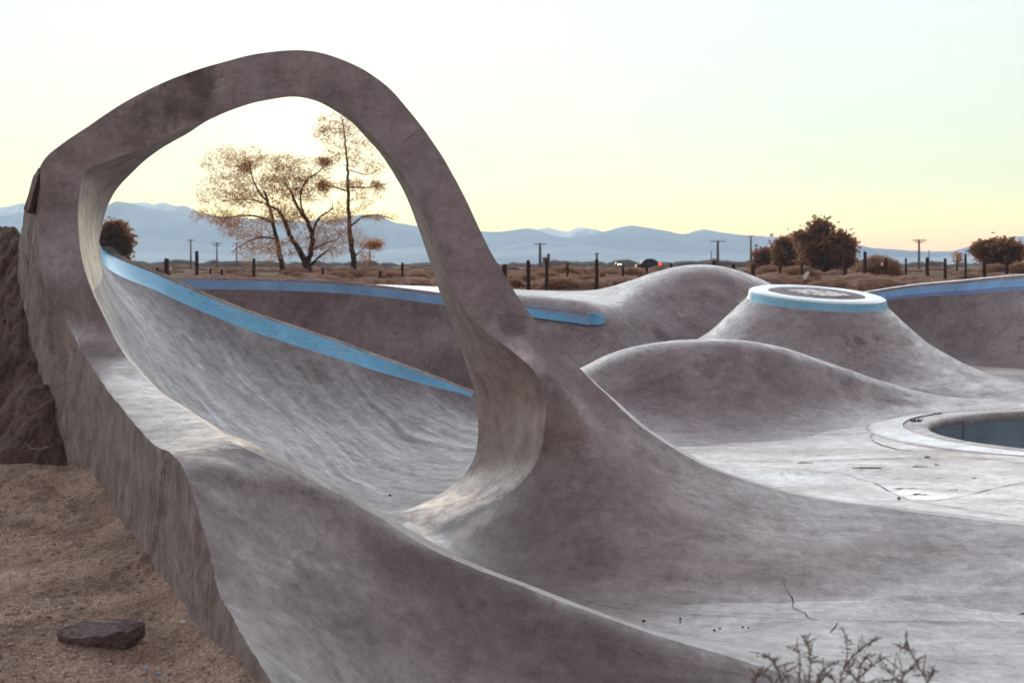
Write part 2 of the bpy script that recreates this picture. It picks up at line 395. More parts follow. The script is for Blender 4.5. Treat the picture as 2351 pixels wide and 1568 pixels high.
low = [
 row((425,1084,5.36), (700,1095,5.86), (1085,903,14.3), e=((500,1083,5.45),(600,1085,5.65)), m=((745,1182,7.5),(820,1152,9.2),(1010,1082,11.0),(1062,1000,12.9)), S=(1084,911,14.25)),
 row((440,1124,5.23), (830,1163,5.9), (1250,985,13.2), e=((560,1132,5.47),(700,1143,5.72)), m=((870,1262,7.4),(930,1200,8.6),(1150,1110,10.2),(1220,1040,11.8))),
 row((465,1209,5.03), (1000,1265,5.8), (1500,1110,10.6), e=((640,1232,5.35),(820,1250,5.66)), m=((1050,1330,7.1),(1110,1305,7.75),(1350,1180,9.5),(1450,1140,10.2))),
 row((485,1284,4.88), (1200,1346,5.85), (1700,1160,10.4), e=((720,1330,5.28),(960,1352,5.64)), m=((1250,1390,6.95),(1310,1385,7.3),(1500,1250,9.0),(1620,1190,9.9))),
 row((500,1349,4.77), (1400,1420,5.85), (1900,1180,10.1), e=((780,1415,5.2),(1080,1450,5.58)), m=((1470,1445,6.75),(1530,1408,7.05),(1700,1275,8.45),(1800,1215,9.3))),
 row((530,1409,4.57), (1600,1486,5.85), (2100,1200,9.6), e=((850,1500,5.14),(1180,1545,5.48)), m=((1710,1472,6.5),(1770,1416,6.98),(1950,1300,8.15),(2030,1240,8.95))),
 row((565,1474,4.35), (1800,1545,5.8), (2300,1210,9.4), e=((920,1590,5.06),(1300,1640,5.30)), m=((1950,1490,6.37),(2010,1420,6.94),(2200,1320,7.9),(2250,1260,8.65))),
 row((625,1567,4.03), (2050,1592,5.73), (2600,1230,9.1), e=((1050,1720,4.9),(1500,1730,5.0)), m=((2200,1490,6.38),(2290,1420,6.94),(2450,1320,7.9),(2520,1260,8.65))),
 row((720,1760,3.6), (2500,1625,5.55), (3000,1240,9.0), e=((1300,1900,4.3),(1900,1850,4.5)), m=((2650,1490,6.38),(2720,1420,6.94),(2850,1320,7.9),(2920,1260,8.65))),
]
rows = fan+left+low
cr = []
for i, r in enumerate(rows):
    c = [0.0]*10
    if 6 <= i <= iC: c[3] = 1.0
    elif i < 6: c[3] = [0, 0, .05, .2, .5, .8][i]
    elif i <= iJ-1: c[3] = [1, 1, .95, .9, .85, .8, .7, .55, .3][i-iC] if i-iC < 9 else .3
    elif i == iJ: c[3] = .25
    cr.append(c)
NI, NJ = 10, 7
g = grid_loft(rows, NI, NJ, cr)
# hand-trowelled unevenness
for i, r in enumerate(g):
    for j, p in enumerate(r):
        q = p*1.7
        a = .010 if i < iC*NI else .007
        n = fbm(q, 3)
        r[j] = p+Vector((fbm(q+Vector((9, 3, 1)), 2)*a*.7, 0, n*a))
uvg = uv_grid(g)
IC, IJ = iC*NI, iJ*NI
jF, jS, jB = 3*NJ, 8*NJ, 9*NJ
i2 = (iC+3)*NI
# chipped outer edge of the lower strip
for i in range(IC+10, len(g)-1):
    n = fbm(Vector((i*.43, 3.1, 0)), 4)*.007+max(0, fbm(Vector((i*.9, 8.1, 0)), 3))*.008
    g[i][0] = g[i][0]+Vector((n*.8, n*.4, -abs(n)*.5))

base = P(1250, 1200, 8.4); 
loop = empty('concrete_loop', (base.x, base.y, -.35))
tag(loop, 'tall freestanding grey concrete loop arching over the sunken bowl', 'skate loop')
patch('front_face', g, 0, IC, 0, jF, M['arch'], loop, uvg=uvg, flip=True)
lw = patch('lower_front_face', g, IC, IJ, 0, jF, M['arch'], loop, uvg=uvg, flip=True)
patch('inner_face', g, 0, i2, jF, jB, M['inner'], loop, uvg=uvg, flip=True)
# back of the arch
kg = []
for i in range(4*NI, IC+3*NI+1):
    E, Fp, B = g[i][0], g[i][jF], g[i][jB]
    d = (E-Fp); out = d.normalized() if d.length else Vector((0, 0, 1))
    th = .16 if i > 11*NI else .16+.5*(11*NI-i)/(7*NI)
    K = B+out*th
    K1 = E.lerp(K, .12)+out*.012
    kg.append(spline([E, K1, E.lerp(K, .55)+out*.015, K, B], 4, [0, .2, 0, .6, 0]))
patch('outer_face', kg, 0, len(kg)-1, 0, len(kg[0])-1, M['arch'], loop, uvg=uv_grid(kg))
# back slope of the hip ridge
hg = []
for i in range(0, 8*NI+1):
    E = g[i][0]; t = i/(8*NI)
    hg.append(spline([E, E+Vector((.10+.1*(1-t), .30, -.03-.10*t)), Vector((E.x+.35, E.y+.8, (E.z-.33)*.45-.33+.33*.45)), Vector((E.x+.6, E.y+1.3, -.36))], 6))
patch('ridge_back', hg, 0, len(hg)-1, 0, len(hg[0])-1, M['conc'], loop, uvg=uv_grid(hg))

# the bowl under and behind the loop
bb = P(700, 1000, 11); bowl = empty('sunken_bowl', (bb.x, bb.y, -.35))
tag(bowl, 'steep pale concrete bowl seen through the loop with bright blue band along its rim', 'skate bowl')
i8 = (iJ+2)*NI
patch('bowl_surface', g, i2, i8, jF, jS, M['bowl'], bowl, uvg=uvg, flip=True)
patch('blue_rim_band', g, i2, IJ+NI, jS, jB, M['blue'], bowl, uvg=uvg, flip=True)
patch('low_rim', g, IJ+NI, i8, jS, jB, M['bowl'], bowl, uvg=uvg, flip=True)
bk = []
for i in range(i2, i8+1):
    B = g[i][jB]
    bk.append([B, B+Vector((.05, .12, .005)), B+Vector((.1, .4, -.08)), Vector((B.x+.3, B.y+1.2, min(B.z-.2, -.2)-.3))])
patch('rim_back', bk, 0, len(bk)-1, 0, 3, M['rough'], bowl, uvg=uv_grid(bk), flip=True)

rb = P(800, 1400, 5.0); rmp = empty('concrete_ramp', (rb.x, rb.y, -.5))
tag(rmp, 'smooth purple-grey concrete ramp in the foreground sloping down beside the dirt', 'skate ramp')
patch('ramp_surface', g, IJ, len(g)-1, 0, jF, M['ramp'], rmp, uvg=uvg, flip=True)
valley = patch('valley_floor', g, i8, len(g)-1, jF, jB, M['valley'], None, (3, 7, -.55), uvg=uvg, flip=True)
tag(valley, kind='structure')

# edge wall between strip / ramp and the dirt
eg = []; spec = {}
ctrl_a = {iC: ((84,396,9.9),(80,402,10.4)), iC+1: ((76,450,9.9),(64,452,10.5)), iC+2: ((70,535,9.9),(50,525,10.6)),
          iC+3: ((62,720,9.9),(15,800,10.9)), iC+4: ((122,905,9.2),(70,1095,9.8))}
wr = []
for ci in range(iC, len(rows)):
    E = rows[ci][0]
    if ci in ctrl_a:
        a, b_ = ctrl_a[ci]; wr.append([E, E.lerp(P(*a), .5), P(*a), P(*b_)])
    else:
        zb = -.08
        wr.append([E, Vector((E.x-.004, E.y, E.z*.66+zb*.34)), Vector((E.x-.012, E.y-.004, E.z*.33+zb*.67)), Vector((E.x-.02, E.y-.01, zb))])
wg = grid_loft(wr, NI, 10)
for i in range(len(wg)):
    wg[i][0] = g[IC+i][0].copy() if IC+i < len(g) else wg[i][0]
    for j in range(1, len(wg[0])):
        p = wg[i][j]; amp = .016 if i < 3*NI else .008
        n = (fbm(Vector((p.x*3, p.y*3, p.z*4)), 4)*amp+fbm(p*22, 3)*amp*.2)*min(1, j/5)
        if i < 0: n += .03*(noise.noise(p*7) > .05)
        wg[i][j] = p+Vector((-n, -n*.5, n*.3))
patch('edge_wall', wg, 0, iJ*NI-IC, 0, len(wg[0])-1, M['rough'], loop, uvg=uv_grid(wg))
patch('side_wall', wg, iJ*NI-IC, len(wg)-1, 0, len(wg[0])-1, M['rough'], rmp, uvg=uv_grid(wg))
# broken slab edge on the arch's left shoulder
vs = []; fs = []
for k, (uu, vv, dd) in enumerate([(88,386,9.45),(74,412,9.5),(64,450,9.55),(54,480,9.6),(59,488,9.6),(66,484,9.55),(77,440,9.45),(90,398,9.4)]):
    q = P(uu, vv, dd); vs += [q, q+Vector((.03, .16, -.01))]
n = len(vs)//2
fs = [(2*k, 2*((k+1) % n), 2*((k+1) % n)+1, 2*k+1) for k in range(n)]+[tuple(range(0, 2*n, 2)), tuple(range(2*n-1, 0, -2))]
mesh_obj('broken_slab', vs, fs, M['rough'], loop, smooth=False)

# cracks and joints laid on the surfaces
def bvh_of(objs):
    vs, fs = [], []
    for o in objs:
        t = Vector((0, 0, 0)); p = o
        while p is not None: t = t+Vector(p.location); p = p.parent
        b0 = len(vs); vs += [v.co+t for v in o.data.vertices]
        fs += [tuple(b0+k for k in pl.vertices) for pl in o.data.polygons]
    return BVHTree.FromPolygons(vs, fs)
def drape(name, tree, pts, width, parent, m='crack', jit=3.0, step=8, seed=1, lift=.004):
    rnd = random.Random(seed); path = []
    for (a, b_) in zip(pts[:-1], pts[1:]):
        L = math.hypot(b_[0]-a[0], b_[1]-a[1]); n = max(1, int(L/step))
        for k in range(n):
            t = k/n; path.append((a[0]+(b_[0]-a[0])*t+rnd.uniform(-jit, jit)*.6, a[1]+(b_[1]-a[1])*t+rnd.uniform(-jit, jit)*.4))
    path.append(pts[-1])
    hits = []
    for (u, v) in path:
        d = (P(u, v, 1)-Vector((0, 0, EYE))).normalized()
        loc, nr, _, _ = tree.ray_cast(Vector((0, 0, EYE)), d)
        if loc is None: continue
        if nr.dot(d) > 0: nr = -nr
        hits.append((loc+nr*lift, nr))
    vs, fs = [], []
    for k, (p, nr) in enumerate(hits):
        a = hits[max(0, k-1)][0]; b_ = hits[min(len(hits)-1, k+1)][0]
        s = (b_-a).cross(nr)
        if s.length < 1e-6: s = Vector((1, 0, 0))
        s = s.normalized()*width*rnd.uniform(.25, 1.0)*(.3 if k in (0, len(hits)-1) else 1)
        vs += [p+s, p-s]
    fs = [(2*k, 2*k+1, 2*k+3, 2*k+2) for k in range(len(hits)-1)]
    if fs: return mesh_obj(name, vs, fs, M[m], parent, uvs=None)
front = bvh_of([valley]+[o for o in col.objects if o.name.startswith(('front_face', 'ramp_surface'))])
drape('crack', front, [(1800,1330),(1802,1350),(1818,1372),(1822,1385),(1818,1392),(1830,1402),(1850,1408),(1855,1418),(1885,1424)], .0035, valley, seed=2, jit=4)
drape('crack', front, [(1330,1375),(1400,1395),(1450,1400),(1600,1412),(1750,1418),(1900,1424),(2100,1427),(2351,1430)], .0032, valley, seed=3, jit=1.5, step=14)
drape('crack', front, [(1925,1428),(1918,1440),(1908,1452),(1925,1458),(1945,1466),(1960,1478)], .003, valley, seed=4, jit=3)
bt = bvh_of([o for o in col.objects if o.name.startswith('bowl_surface')])
drape('stain_line', bt, [(430,905),(470,940),(540,975),(640,1000),(720,1032),(800,1050),(900,1068)], .010, bowl, m='mound', seed=5, jit=3, step=10)
lt = bvh_of([o for o in col.objects if o.name.startswith(('lower_front_face', 'ramp_surface', 'front_face'))])
drape('joint', lt, [(392,1044),(430,1036),(480,1033),(540,1031)], .005, loop, seed=6, jit=2)
drape('hairline', lt, [(925,330),(945,312),(960,295)], .003, loop, seed=8, jit=2)
wt = bvh_of([o for o in col.objects if o.name.startswith(('side_wall', 'edge_wall'))])
drape('wall_crack', wt, [(392,1048),(378,1080),(372,1130),(374,1160),(362,1210),(352,1290)], .010, loop, seed=9, jit=3, lift=.012)
drape('wall_crack', wt, [(225,900),(224,950),(218,1020),(205,1098)], .008, loop, seed=10, jit=3, lift=.016)
drape('wall_crack', wt, [(488,1300),(484,1360),(482,1440)], .006, rmp, seed=12, jit=3, lift=.012)
drape('dark_rift', wt, [(84,420),(78,450),(74,500),(70,560),(62,620)], .03, loop, seed=13, jit=3, lift=.02)

# ------------------------------------------------------------------ deck with the pool
ZD = -.30
pc = Vector((7.03, 12.85)); prx, pry = 2.27, 1.78
def hole(a, k=0.0): return Vector((pc.x+(prx+k)*math.cos(a), pc.y+(pry+k)*math.sin(a)+.10*math.cos(a)))
def in_hole(x, y, k): return ((x-pc.x)/(prx+k))**2+((y-pc.y)/(pry+k))**2 < 1
vs, fs, uv, idx = [], [], [], {}
dx = .2
RL = [(.5, 9.4), (1.0, 8.85), (1.42, 8.85), (2.08, 8.78), (2.86, 8.62), (3.71, 8.28), (4.52, 7.80), (16, 7.2)]
def yr(x):
    for (a, b_), (c, d) in zip(RL[:-1], RL[1:]):
        if a <= x <= c: return b_+(d-b_)*(x-a)/(c-a)
    return 9.4
def keep(x, y):
    if (x > 1.0 and y > yr(x)-.1) or (x > .3 and y > 14.0) or (x > .55 and y > 9.4): return not in_hole(x, y, .12)
    return False
xs = [-8+dx*i for i in range(int(24/dx))]; ys = [7.0+dx*i for i in range(int(17.6/dx))]
for i, x in enumerate(xs):
    for j, y in enumerate(ys):
        if keep(x+dx/2, y+dx/2):
            q = []
            for (a, b_) in ((i, j), (i+1, j), (i+1, j+1), (i, j+1)):
                if (a, b_) not in idx:
                    idx[(a, b_)] = len(vs); xx, yy = -8+dx*a, 7.0+dx*b_
                    if yy < 13 and xx > .9: yy = max(yy, yr(xx))
                    z = ZD+fbm(Vector((xx*.5, yy*.5, 2)), 2)*.016
                    vs.append(Vector((xx, yy, z))); uv.append((xx, yy))
                q.append(idx[(a, b_)])
            fs.append(tuple(q))
deck = mesh_obj('skatepark_floor', vs, fs, M['deck'], None, (4, 12, ZD), uv); tag(deck, kind='structure')
pool = empty('empty_pool', (pc.x, pc.y, ZD))
tag(pool, 'empty kidney shaped pool with rounded concrete coping and blue-grey painted walls', 'pool')
N = 120
def ringmesh(name, prof, m, jag=0):
    vs, fs, uv = [], [], []; W = len(prof)
    for i in range(N):
        a = 2*math.pi*i/N
        for (k, z) in prof:
            kk = k if not callable(k) else k(a)
            p = hole(a, kk); zz = ZD+z
            vs.append(Vector((p.x, p.y, zz+fbm(Vector((p.x*3, p.y*3, 0)), 2)*.004))); uv.append((i*.12, k if not callable(k) else kk))
    for i in range(N):
        for j in range(W-1):
            a, b_ = i*W+j, ((i+1) % N)*W+j
            fs.append((a, a+1, b_+1, b_))
    return mesh_obj(name, vs, fs, m, pool, uvs=uv)
def apron(a): return .30+.55*max(0, math.cos(a-math.pi-.12))**6
M['apron'] = concrete('speckled_apron', base=(.50, .46, .43), light=(.72, .72, .71), dark=(.22, .15, .12), rough=.6, streak=(2, 6, 1), mott=14, chip=.5)
ringmesh('apron', [(.52, -.01), (.50, .010), (.38, .014), (.24, .016)], M['apron'])
ringmesh('coping', [(.24, .016), (.17, .024), (.07, .026), (.02, .016), (-.01, -.015), (-.012, -.05), (.01, -.085)], M['conc'])
ringmesh('pool_wall', [(.01, -.085), (.02, -.1), (.02, -.6), (.0, -1.2), (-.2, -1.6), (-.8, -1.85), (-1.5, -1.9)], M['tile'])
for k in range(6):
    a = math.radians(100+28*k)
    pts = []
    p0, p1 = hole(a, -.004), hole(a+.006, -.004)
    mesh_obj('wall_seam', [Vector((p0.x, p0.y, ZD-.09)), Vector((p1.x, p1.y, ZD-.09)), Vector((p1.x, p1.y, ZD-1.2)), Vector((p0.x, p0.y, ZD-1.2))], [(0, 1, 2, 3)], M['crack'], pool)
# white apron wedge left of the pool
vs, fs, uv = [], [], []; nA = 30
for i in range(nA+1):
    a = math.radians(128+(232-128)*i/nA); w_ = .30+.42*max(0, math.sin(math.pi*i/nA))**.7
    for j in range(5):
        k_ = .285+(w_-.285)*j/4; p = hole(a, k_); vs.append(Vector((p.x, p.y, ZD+.030-.018*j/4))); uv.append((p.x, p.y))
    p = hole(a, w_+.004); vs.append(Vector((p.x, p.y, ZD-.02))); uv.append((p.x, p.y))
for i in range(nA):
    for j in range(5): q = i*6+j; fs.append((q, q+1, q+7, q+6))
mesh_obj('pale_apron_wedge', vs, fs, M['white_conc'], pool, uvs=uv)
dt = bvh_of([deck])
J = [([(1740,1000),(1830,999),(1930,998),(2003,998)], .012, 1), ([(1998,1003),(2010,992),(2030,985)], .016, 1),
     ([(2000,1006),(2006,1014),(2028,1024),(2060,1032),(2100,1036)], .016, 1),
     ([(1590,1020),(1640,1010),(1700,1006),(1730,1003)], .004, 2), ([(1870,1058),(1950,1055),(2050,1053),(2120,1047),(2200,1048),(2351,1062)], .010, 2),
     ([(1740,1072),(1840,1078),(1940,1090),(2010,1110),(2060,1138),(2095,1150)], .008, 1.5), ([(2351,1108),(2290,1120),(2200,1142),(2150,1150),(2095,1151)], .008, 1.5),
     ([(2095,1151),(2180,1164),(2280,1180),(2351,1190)], .010, 1.5), ([(1560,1086),(1640,1082),(1740,1072)], .004, 1.5)]
for k, (pts, w_, jt) in enumerate(J):
    drape('joint', dt, pts, w_*.7, deck, jit=jt, step=10, seed=20+k)
for k, (u, v, L, w_) in enumerate([(1990,1075,70,.028),(1850,1063,35,.02),(2110,1072,40,.02),(2150,1068,12,.02),(2130,1050,12,.06),(1700,1007,14,.02),(2080,1122,50,.012),
                                   (2110,1136,40,.016),(2200,1126,50,.008),(2160,1098,30,.008),(2060,1100,20,.008),(2240,1098,20,.010),(2300,1085,30,.008)]):
    drape('dirt_stain', dt, [(u-L/2, v), (u, v-1), (u+L/2, v)], w_, deck, jit=2, step=3, seed=60+k)

def pebble(name, p, r, m, seed, label=None, cat=None, group=None, flat=.7):
    bm = bmesh.new(); bmesh.ops.create_icosphere(bm, subdivisions=2, radius=r)
    for v in bm.verts:
        v.co = v.co*(1+.35*noise.noise(v.co*(1.5/r)+Vector((seed, 0, 0)))); v.co.z *= flat
    me = bpy.data.meshes.new(name); bm.to_mesh(me); bm.free(); me.materials.append(m)
    me.polygons.foreach_set('use_smooth', [True]*len(me.polygons))
    o = bpy.data.objects.new(name, me); col.objects.link(o); o.location = p
    if label: tag(o, label, cat, group)
    return o
pebble('dark_stone', G(2029, 960, ZD)+Vector((0, 0, .02)), .022, M['chunk'], 3, 'small dark round stone on the pale floor left of the pool', 'stone')
pebble('dark_stone', G(2064, 1147, ZD)+Vector((0, 0, .012)), .014, M['chunk'], 4, 'tiny dark stone on pale floor in front of the pool near a joint', 'stone')
# weed tuft growing from the joint
w0 = G(2103, 972, ZD); vs, fs = [], []
for k in range(170):
    a = random.uniform(0, 6.28); h = random.uniform(.02, .07); r = random.uniform(.0, .045)
    p = w0+Vector((math.cos(a)*r, math.sin(a)*r, 0)); q = p+Vector((math.cos(a)*.04, math.sin(a)*.04, h)); s = Vector((.005, 0, 0))
    b0 = len(vs); vs += [p-s, p+s, q]; fs.append((b0, b0+1, b0+2))
tag(mesh_obj('weed_tuft', vs, fs, M['weed'], None, w0), 'small green weed tuft growing from the joint beside the pool apron', 'weed')
fh = bvh_of([valley])
for k, (u, v, r) in enumerate([(1478,1426,.010),(1562,1421,.008),(1562,1428,.006),(1653,1443,.007),(1705,1440,.007),(1718,1441,.006),(1640,1447,.008),(2375,1438,.006),(895,1138,.012)]):
    d = (P(u, v, 1)-Vector((0, 0, EYE))).normalized()
    loc = (fh.ray_cast(Vector((0, 0, EYE)), d)[0] or bt.ray_cast(Vector((0, 0, EYE)), d)[0])
    if loc is None: continue
    lab = ['dark pebble nearest the ramp on the smooth valley floor', 'dark pebble right of the first on the valley floor', 'flat brown pebble just below another on the valley floor',
           'dark pebble middle of valley floor left of a close pair', 'left pebble of a close pair on the valley floor', 'right pebble of a close pair on the valley floor',
           'dark pebble on the valley floor above the ramp foot', 'tiny pebble at right edge of the valley floor', 'lone dark pebble on the bowl floor behind the ramp crest'][k]
    pebble('pebble', loc+Vector((0, 0, r*.4)), r, M['chunk'], 10+k, lab, 'pebble', 'dark pebbles on the concrete')

# ------------------------------------------------------------------ mounds, walls, volcano
def ctl(line): return [P(*q) for q in line]
def zc(line, Z, off=(0, 0)):      # points straight at level Z for given (u, D)
    return [Vector(((u-CX)/F*D+off[0], D+off[1], Z)) for u, D in line]
# near mound
crest = [(1180,905,14.3),(1260,880,14.3),(1335,845,14.25),(1390,818,14.2),(1450,798,14.15),(1520,786,14.1),(1600,781,14.1),(1690,782,14.15),(1780,796,14.3),(1900,834,14.65),(2030,878,15.1),(2150,910,15.4),(2280,922,15.6),(2400,928,15.8),(2600,930,16.3)]
cp = ctl(crest); rws = []
for k, c in enumerate(cp):
    u = crest[k][0]; t = k/(len(cp)-1)
    VB = [(1180, 1030), (1335, 1028), (1500, 1020), (1700, 1004), (2000, 972), (2200, 951), (2351, 941), (2700, 930)]
    for (a, b_), (a2, b2) in zip(VB[:-1], VB[1:]):
        if a <= u <= a2: fb = 1.9*F/(b_+(b2-b_)*(u-a)/(a2-a)-HV)
    Bf = Vector((c.x*fb/c.y, fb, ZD-.006)); Bb = Vector((c.x*1.05, c.y+1.9, ZD-.02)); h = c.z-ZD
    def mid(A, s, f): return Vector((c.x+(A.x-c.x)*f, c.y+(A.y-c.y)*f, ZD+h*s))
    rws.append([Bb, mid(Bb, .35, .6), mid(Bb, .85, .28), Vector((c.x, c.y, c.z)), mid(Bf, .93, .11), mid(Bf, .68, .24), mid(Bf, .37, .39), mid(Bf, .19, .54), mid(Bf, .085, .73), mid(Bf, .025, 1.0), mid(Bf, -.02, 1.36)])
for r_ in rws:
    if r_[-1].x > 4.4: r_[-1].y = max(r_[-1].y, r_[-2].y-.02); r_[-1].z = ZD-.03
mg = grid_loft(rws, 8, 6); rough_grid(mg, .008, 1.1, 3)
mo = patch('concrete_mound', mg, 0, len(mg)-1, 0, len(mg[0])-1, M['mound'], None, (cp[6].x, 14.5, ZD), uvg=uv_grid(mg))
tag(mo, 'low rounded concrete mound in front of the blue-rimmed volcano', 'mound')

# far mound with its saddle
cr1 = [(1100,662,24.6),(1180,665,24.5),(1260,668,24.2),(1340,669,24),(1400,659,23.7),(1450,644,23.5),(1500,627,23.4),(1550,614,23.3),(1620,609,23.2),(1690,621,23.2),(1740,639,23.2),(1800,668,23.2),(1900,720,23.2),(2000,790,23)]
ed1 = [(1100,686,21.0),(1180,697,20.7),(1260,706,20.55),(1340,716,20.5),(1400,722,20.7),(1450,712,21.2),(1500,695,21.7),(1550,680,22.0),(1620,672,22.2),(1690,682,22.2),(1740,700,22.2),(1800,722,22.2),(1900,765,22.2),(2000,815,22)]
md1 = [(1100,765,20.35),(1180,772,20.25),(1260,778,20.2),(1340,786,20.2),(1400,790,20.2),(1450,788,20.4),(1500,782,20.7),(1550,775,20.95),(1620,770,21.1),(1690,775,21.1),(1740,785,21.1),(1800,797,21.1),(1900,815,21.1),(2000,835,21)]
rws = []
for a, b_, c in zip(cr1, ed1, md1):
    A, B_, C_ = P(*a), P(*b_), P(*c)
    bk1 = Vector((A.x, A.y+1.0, A.z-.12 if A.z > EYE-.5 else A.z-.03)); bk2 = Vector((A.x, A.y+3.2, .62))
    m1 = A.lerp(B_, .5); m1.z += .10*(1 if a[0] > 1440 else 0)
    bs = Vector((C_.x*.97, C_.y-.55, ZD+.12)); be = Vector((C_.x*.95, C_.y-1.3, ZD-.01))
    rws.append([bk2, bk1, A, m1, B_, C_, bs, be])
mg1 = grid_loft(rws, 8, 6); rough_grid(mg1, .010, .8, 9)
mo1 = patch('concrete_mound', mg1, 0, len(mg1)-1, 0, len(mg1[0])-1, M['mound'], None, (3.5, 21.5, ZD), uvg=uv_grid(mg1))
tag(mo1, 'tall rounded concrete mound farthest back, rising behind the volcano to the horizon', 'mound')

# back bowl wall on the left
tl = [(150,640,22.2),(380,637,22),(600,639,21.9),(800,648,21.6),(1000,671,21.1),(1090,684,20.85),(1200,698,20.6),(1300,712,20.42),(1355,720,20.35)]
bw = empty('curved_bowl_wall', (-2, 21, ZD))
tag(bw, 'long dark curved bowl wall with faded blue stripe, behind the sunken bowl', 'skate bowl')
rws = []
for q in tl:
    u, v, D = q; k = D/F
    rws.append([P(u, v+1, D+.35), P(u, v, D), P(u, v+7, D-.06), P(u, v+7+20, D-.07), P(u, v+70, D-.13), Vector(((u-CX)*k*.98, D-.45, ZD+.35)), Vector(((u-CX)*k*.95, D-1.0, ZD-(.9 if u < 1150 else .01)))])
bg = grid_loft(rws, 10, 6, [[0, .8, .8, 0, 0, 0, 0]]*len(rws)); buv = uv_grid(bg)
patch('coping_lip', bg, 0, len(bg)-1, 0, 12, M['back'], bw, uvg=buv)
patch('blue_stripe', bg, 0, len(bg)-1, 12, 18, M['mid_blue'], bw, uvg=buv)
patch('wall_face', bg, 0, 6*10, 18, len(bg[0])-1, M['back'], bw, uvg=buv)
# rounded stripe end on the saddle
vs, fs = [], []
top_ = [(1180,697),(1240,702),(1300,710),(1345,716),(1375,719),(1386,724),(1390,733),(1387,741),(1376,746)]
bot_ = [(1180,722),(1240,731),(1300,739),(1345,744),(1376,746)]
t1 = bvh_of([mo1]); ring = []
for (u, v) in top_+bot_[-2::-1]:
    d = (P(u, v, 1)-Vector((0, 0, EYE))).normalized(); loc = t1.ray_cast(Vector((0, 0, EYE)), d)[0]
    ring.append((loc if loc else P(u, v, 20.4))-d*.07)
bm = bmesh.new(); bv = [bm.verts.new(p) for p in ring]; f = bm.faces.new(bv)
ex = bmesh.ops.extrude_face_region(bm, geom=[f]); 
for e_ in ex['geom']:
    if isinstance(e_, bmesh.types.BMVert): e_.co += Vector((0, .10, -.01))
bmesh.ops.recalc_face_normals(bm, faces=bm.faces)
vs = [v.co.copy() for v in bm.verts]; bm.verts.index_update(); fs = [tuple(v.index for v in f_.verts) for f_ in bm.faces]; bm.free()
mesh_obj('stripe_end', vs, fs, M['blue'], bw, smooth=False, uvs=[(p.x, p.z) for p in vs])
# pale deck behind the wall
far = [(740,648,22.4),(860,652,24),(1000,657,25),(1090,661,25),(1180,664,24.6)]
near = [(740,645,21.8),(860,654,21.55),(1000,671,21.15),(1090,684,20.9),(1180,696,20.7)]
rws = [[P(*a)+Vector((0, 0, -.012)), P(*a).lerp(P(*b_), .5)+Vector((0, 0, -.008)), P(b_[0], b_[1]+.5, b_[2]+.02)] for a, b_ in zip(far, near)]
dg = grid_loft(rws, 6, 6)
patch('pale_deck', dg, 0, len(dg)-1, 0, len(dg[0])-1, M['white_conc'], bw, uvg=uv_grid(dg))

# right bowl wall
rw = empty('curved_bowl_wall', (9, 22, ZD))
tag(rw, 'dark curved bowl wall with two-tone blue stripe at right behind the volcano', 'skate bowl')
tr = [(1900,686,24.6),(2005,668,24.2),(2100,654,23.8),(2200,645,23.3),(2300,635,22.6),(2351,631,22.2),(2450,622,21.3),(2700,600,19.0)]
rws = []
for (u, v, D) in tr:
    k = D/F; t = min(1, max(0, (u-1900)/450))
    rws.append([P(u, v-3, D+.5)+Vector((0, 0, -.04)), P(u, v-1.5, D+.12), P(u, v, D), P(u, v+4+5*t, D-.05), P(u, v+17+9*t, D-.07), P(u, v+23+13*t, D-.09), P(u, v+90, D-.30),
                Vector(((u-CX)*k*.985, D-.8, ZD+.30)), Vector(((u-CX)*k*.96, D-1.7, ZD+.02)), Vector(((u-CX)*k*.93, D-2.6, ZD-.01))])
rg = grid_loft(rws, 10, 6, [[0, 0, .8, .8, 0, 0, 0, 0, 0, 0]]*len(rws)); ruv = uv_grid(rg)
patch('pale_top', rg, 0, len(rg)-1, 0, 12, M['white_conc'], rw, uvg=ruv)
patch('coping_lip', rg, 0, len(rg)-1, 12, 18, M['back'], rw, uvg=ruv)
patch('blue_stripe', rg, 0, len(rg)-1, 18, 24, M['mid_blue'], rw, uvg=ruv)
patch('dark_blue_stripe', rg, 0, len(rg)-1, 24, 30, M['deep_blue'], rw, uvg=ruv)
patch('wall_face', rg, 0, len(rg)-1, 30, len(rg[0])-1, M['back'], rw, uvg=ruv)

# volcano
vc = Vector(((1873-CX)/F*18, 18.0)); zt = EYE-.455
def vtop(a, r): return zt-.050*r*math.cos(a)+.103*r*math.sin(a)
prof = [(1.035, 0), (1.065, .015), (1.10, .14), (1.20, .235), (1.43, .45), (1.74, .72), (1.97, .86), (2.35, 1.03), (2.8, 1.16), (3.3, 1.26), (4.0, 1.34), (4.8, 1.42)]
NA = 96; vg = []
for i in range(NA+1):
    a = 2*math.pi*i/NA; r_ = []
    for (r, h) in prof:
        b_ = vtop(a, 1.05)
        tt = min(1, h/1.42)
        z = (b_-h); z = z if tt < .6 else z+(ZD-.014-z)*((tt-.6)/.4)**2
        r_.append(Vector((vc.x+r*math.cos(a)*(1.0 if math.cos(a) > 0 else .97), vc.y+(r if r < 2.8 else 2.8+(r-2.8)*.28)*math.sin(a)*.92, max(z, ZD-.014))))
    vg.append(spline(r_, 4, [0, .6]+[0]*10))
vuv = [[(i*.10, j*.08) for j in range(len(vg[0]))] for i in range(len(vg))]
for i, r_ in enumerate(vg):                 # uneven lower paint line
    for j in range(8, len(r_)):
        q = Vector((math.cos(2*math.pi*i/NA), math.sin(2*math.pi*i/NA), 0))*2.2
        r_[j] = r_[j]+Vector((0, 0, fbm(q+Vector((0, 0, j*.1)), 3)*.012))
vol = empty('concrete_volcano', (vc.x, vc.y, ZD))
tag(vol, 'flat-topped concrete volcano with pale blue painted rim and white stones on top', 'skate volcano')
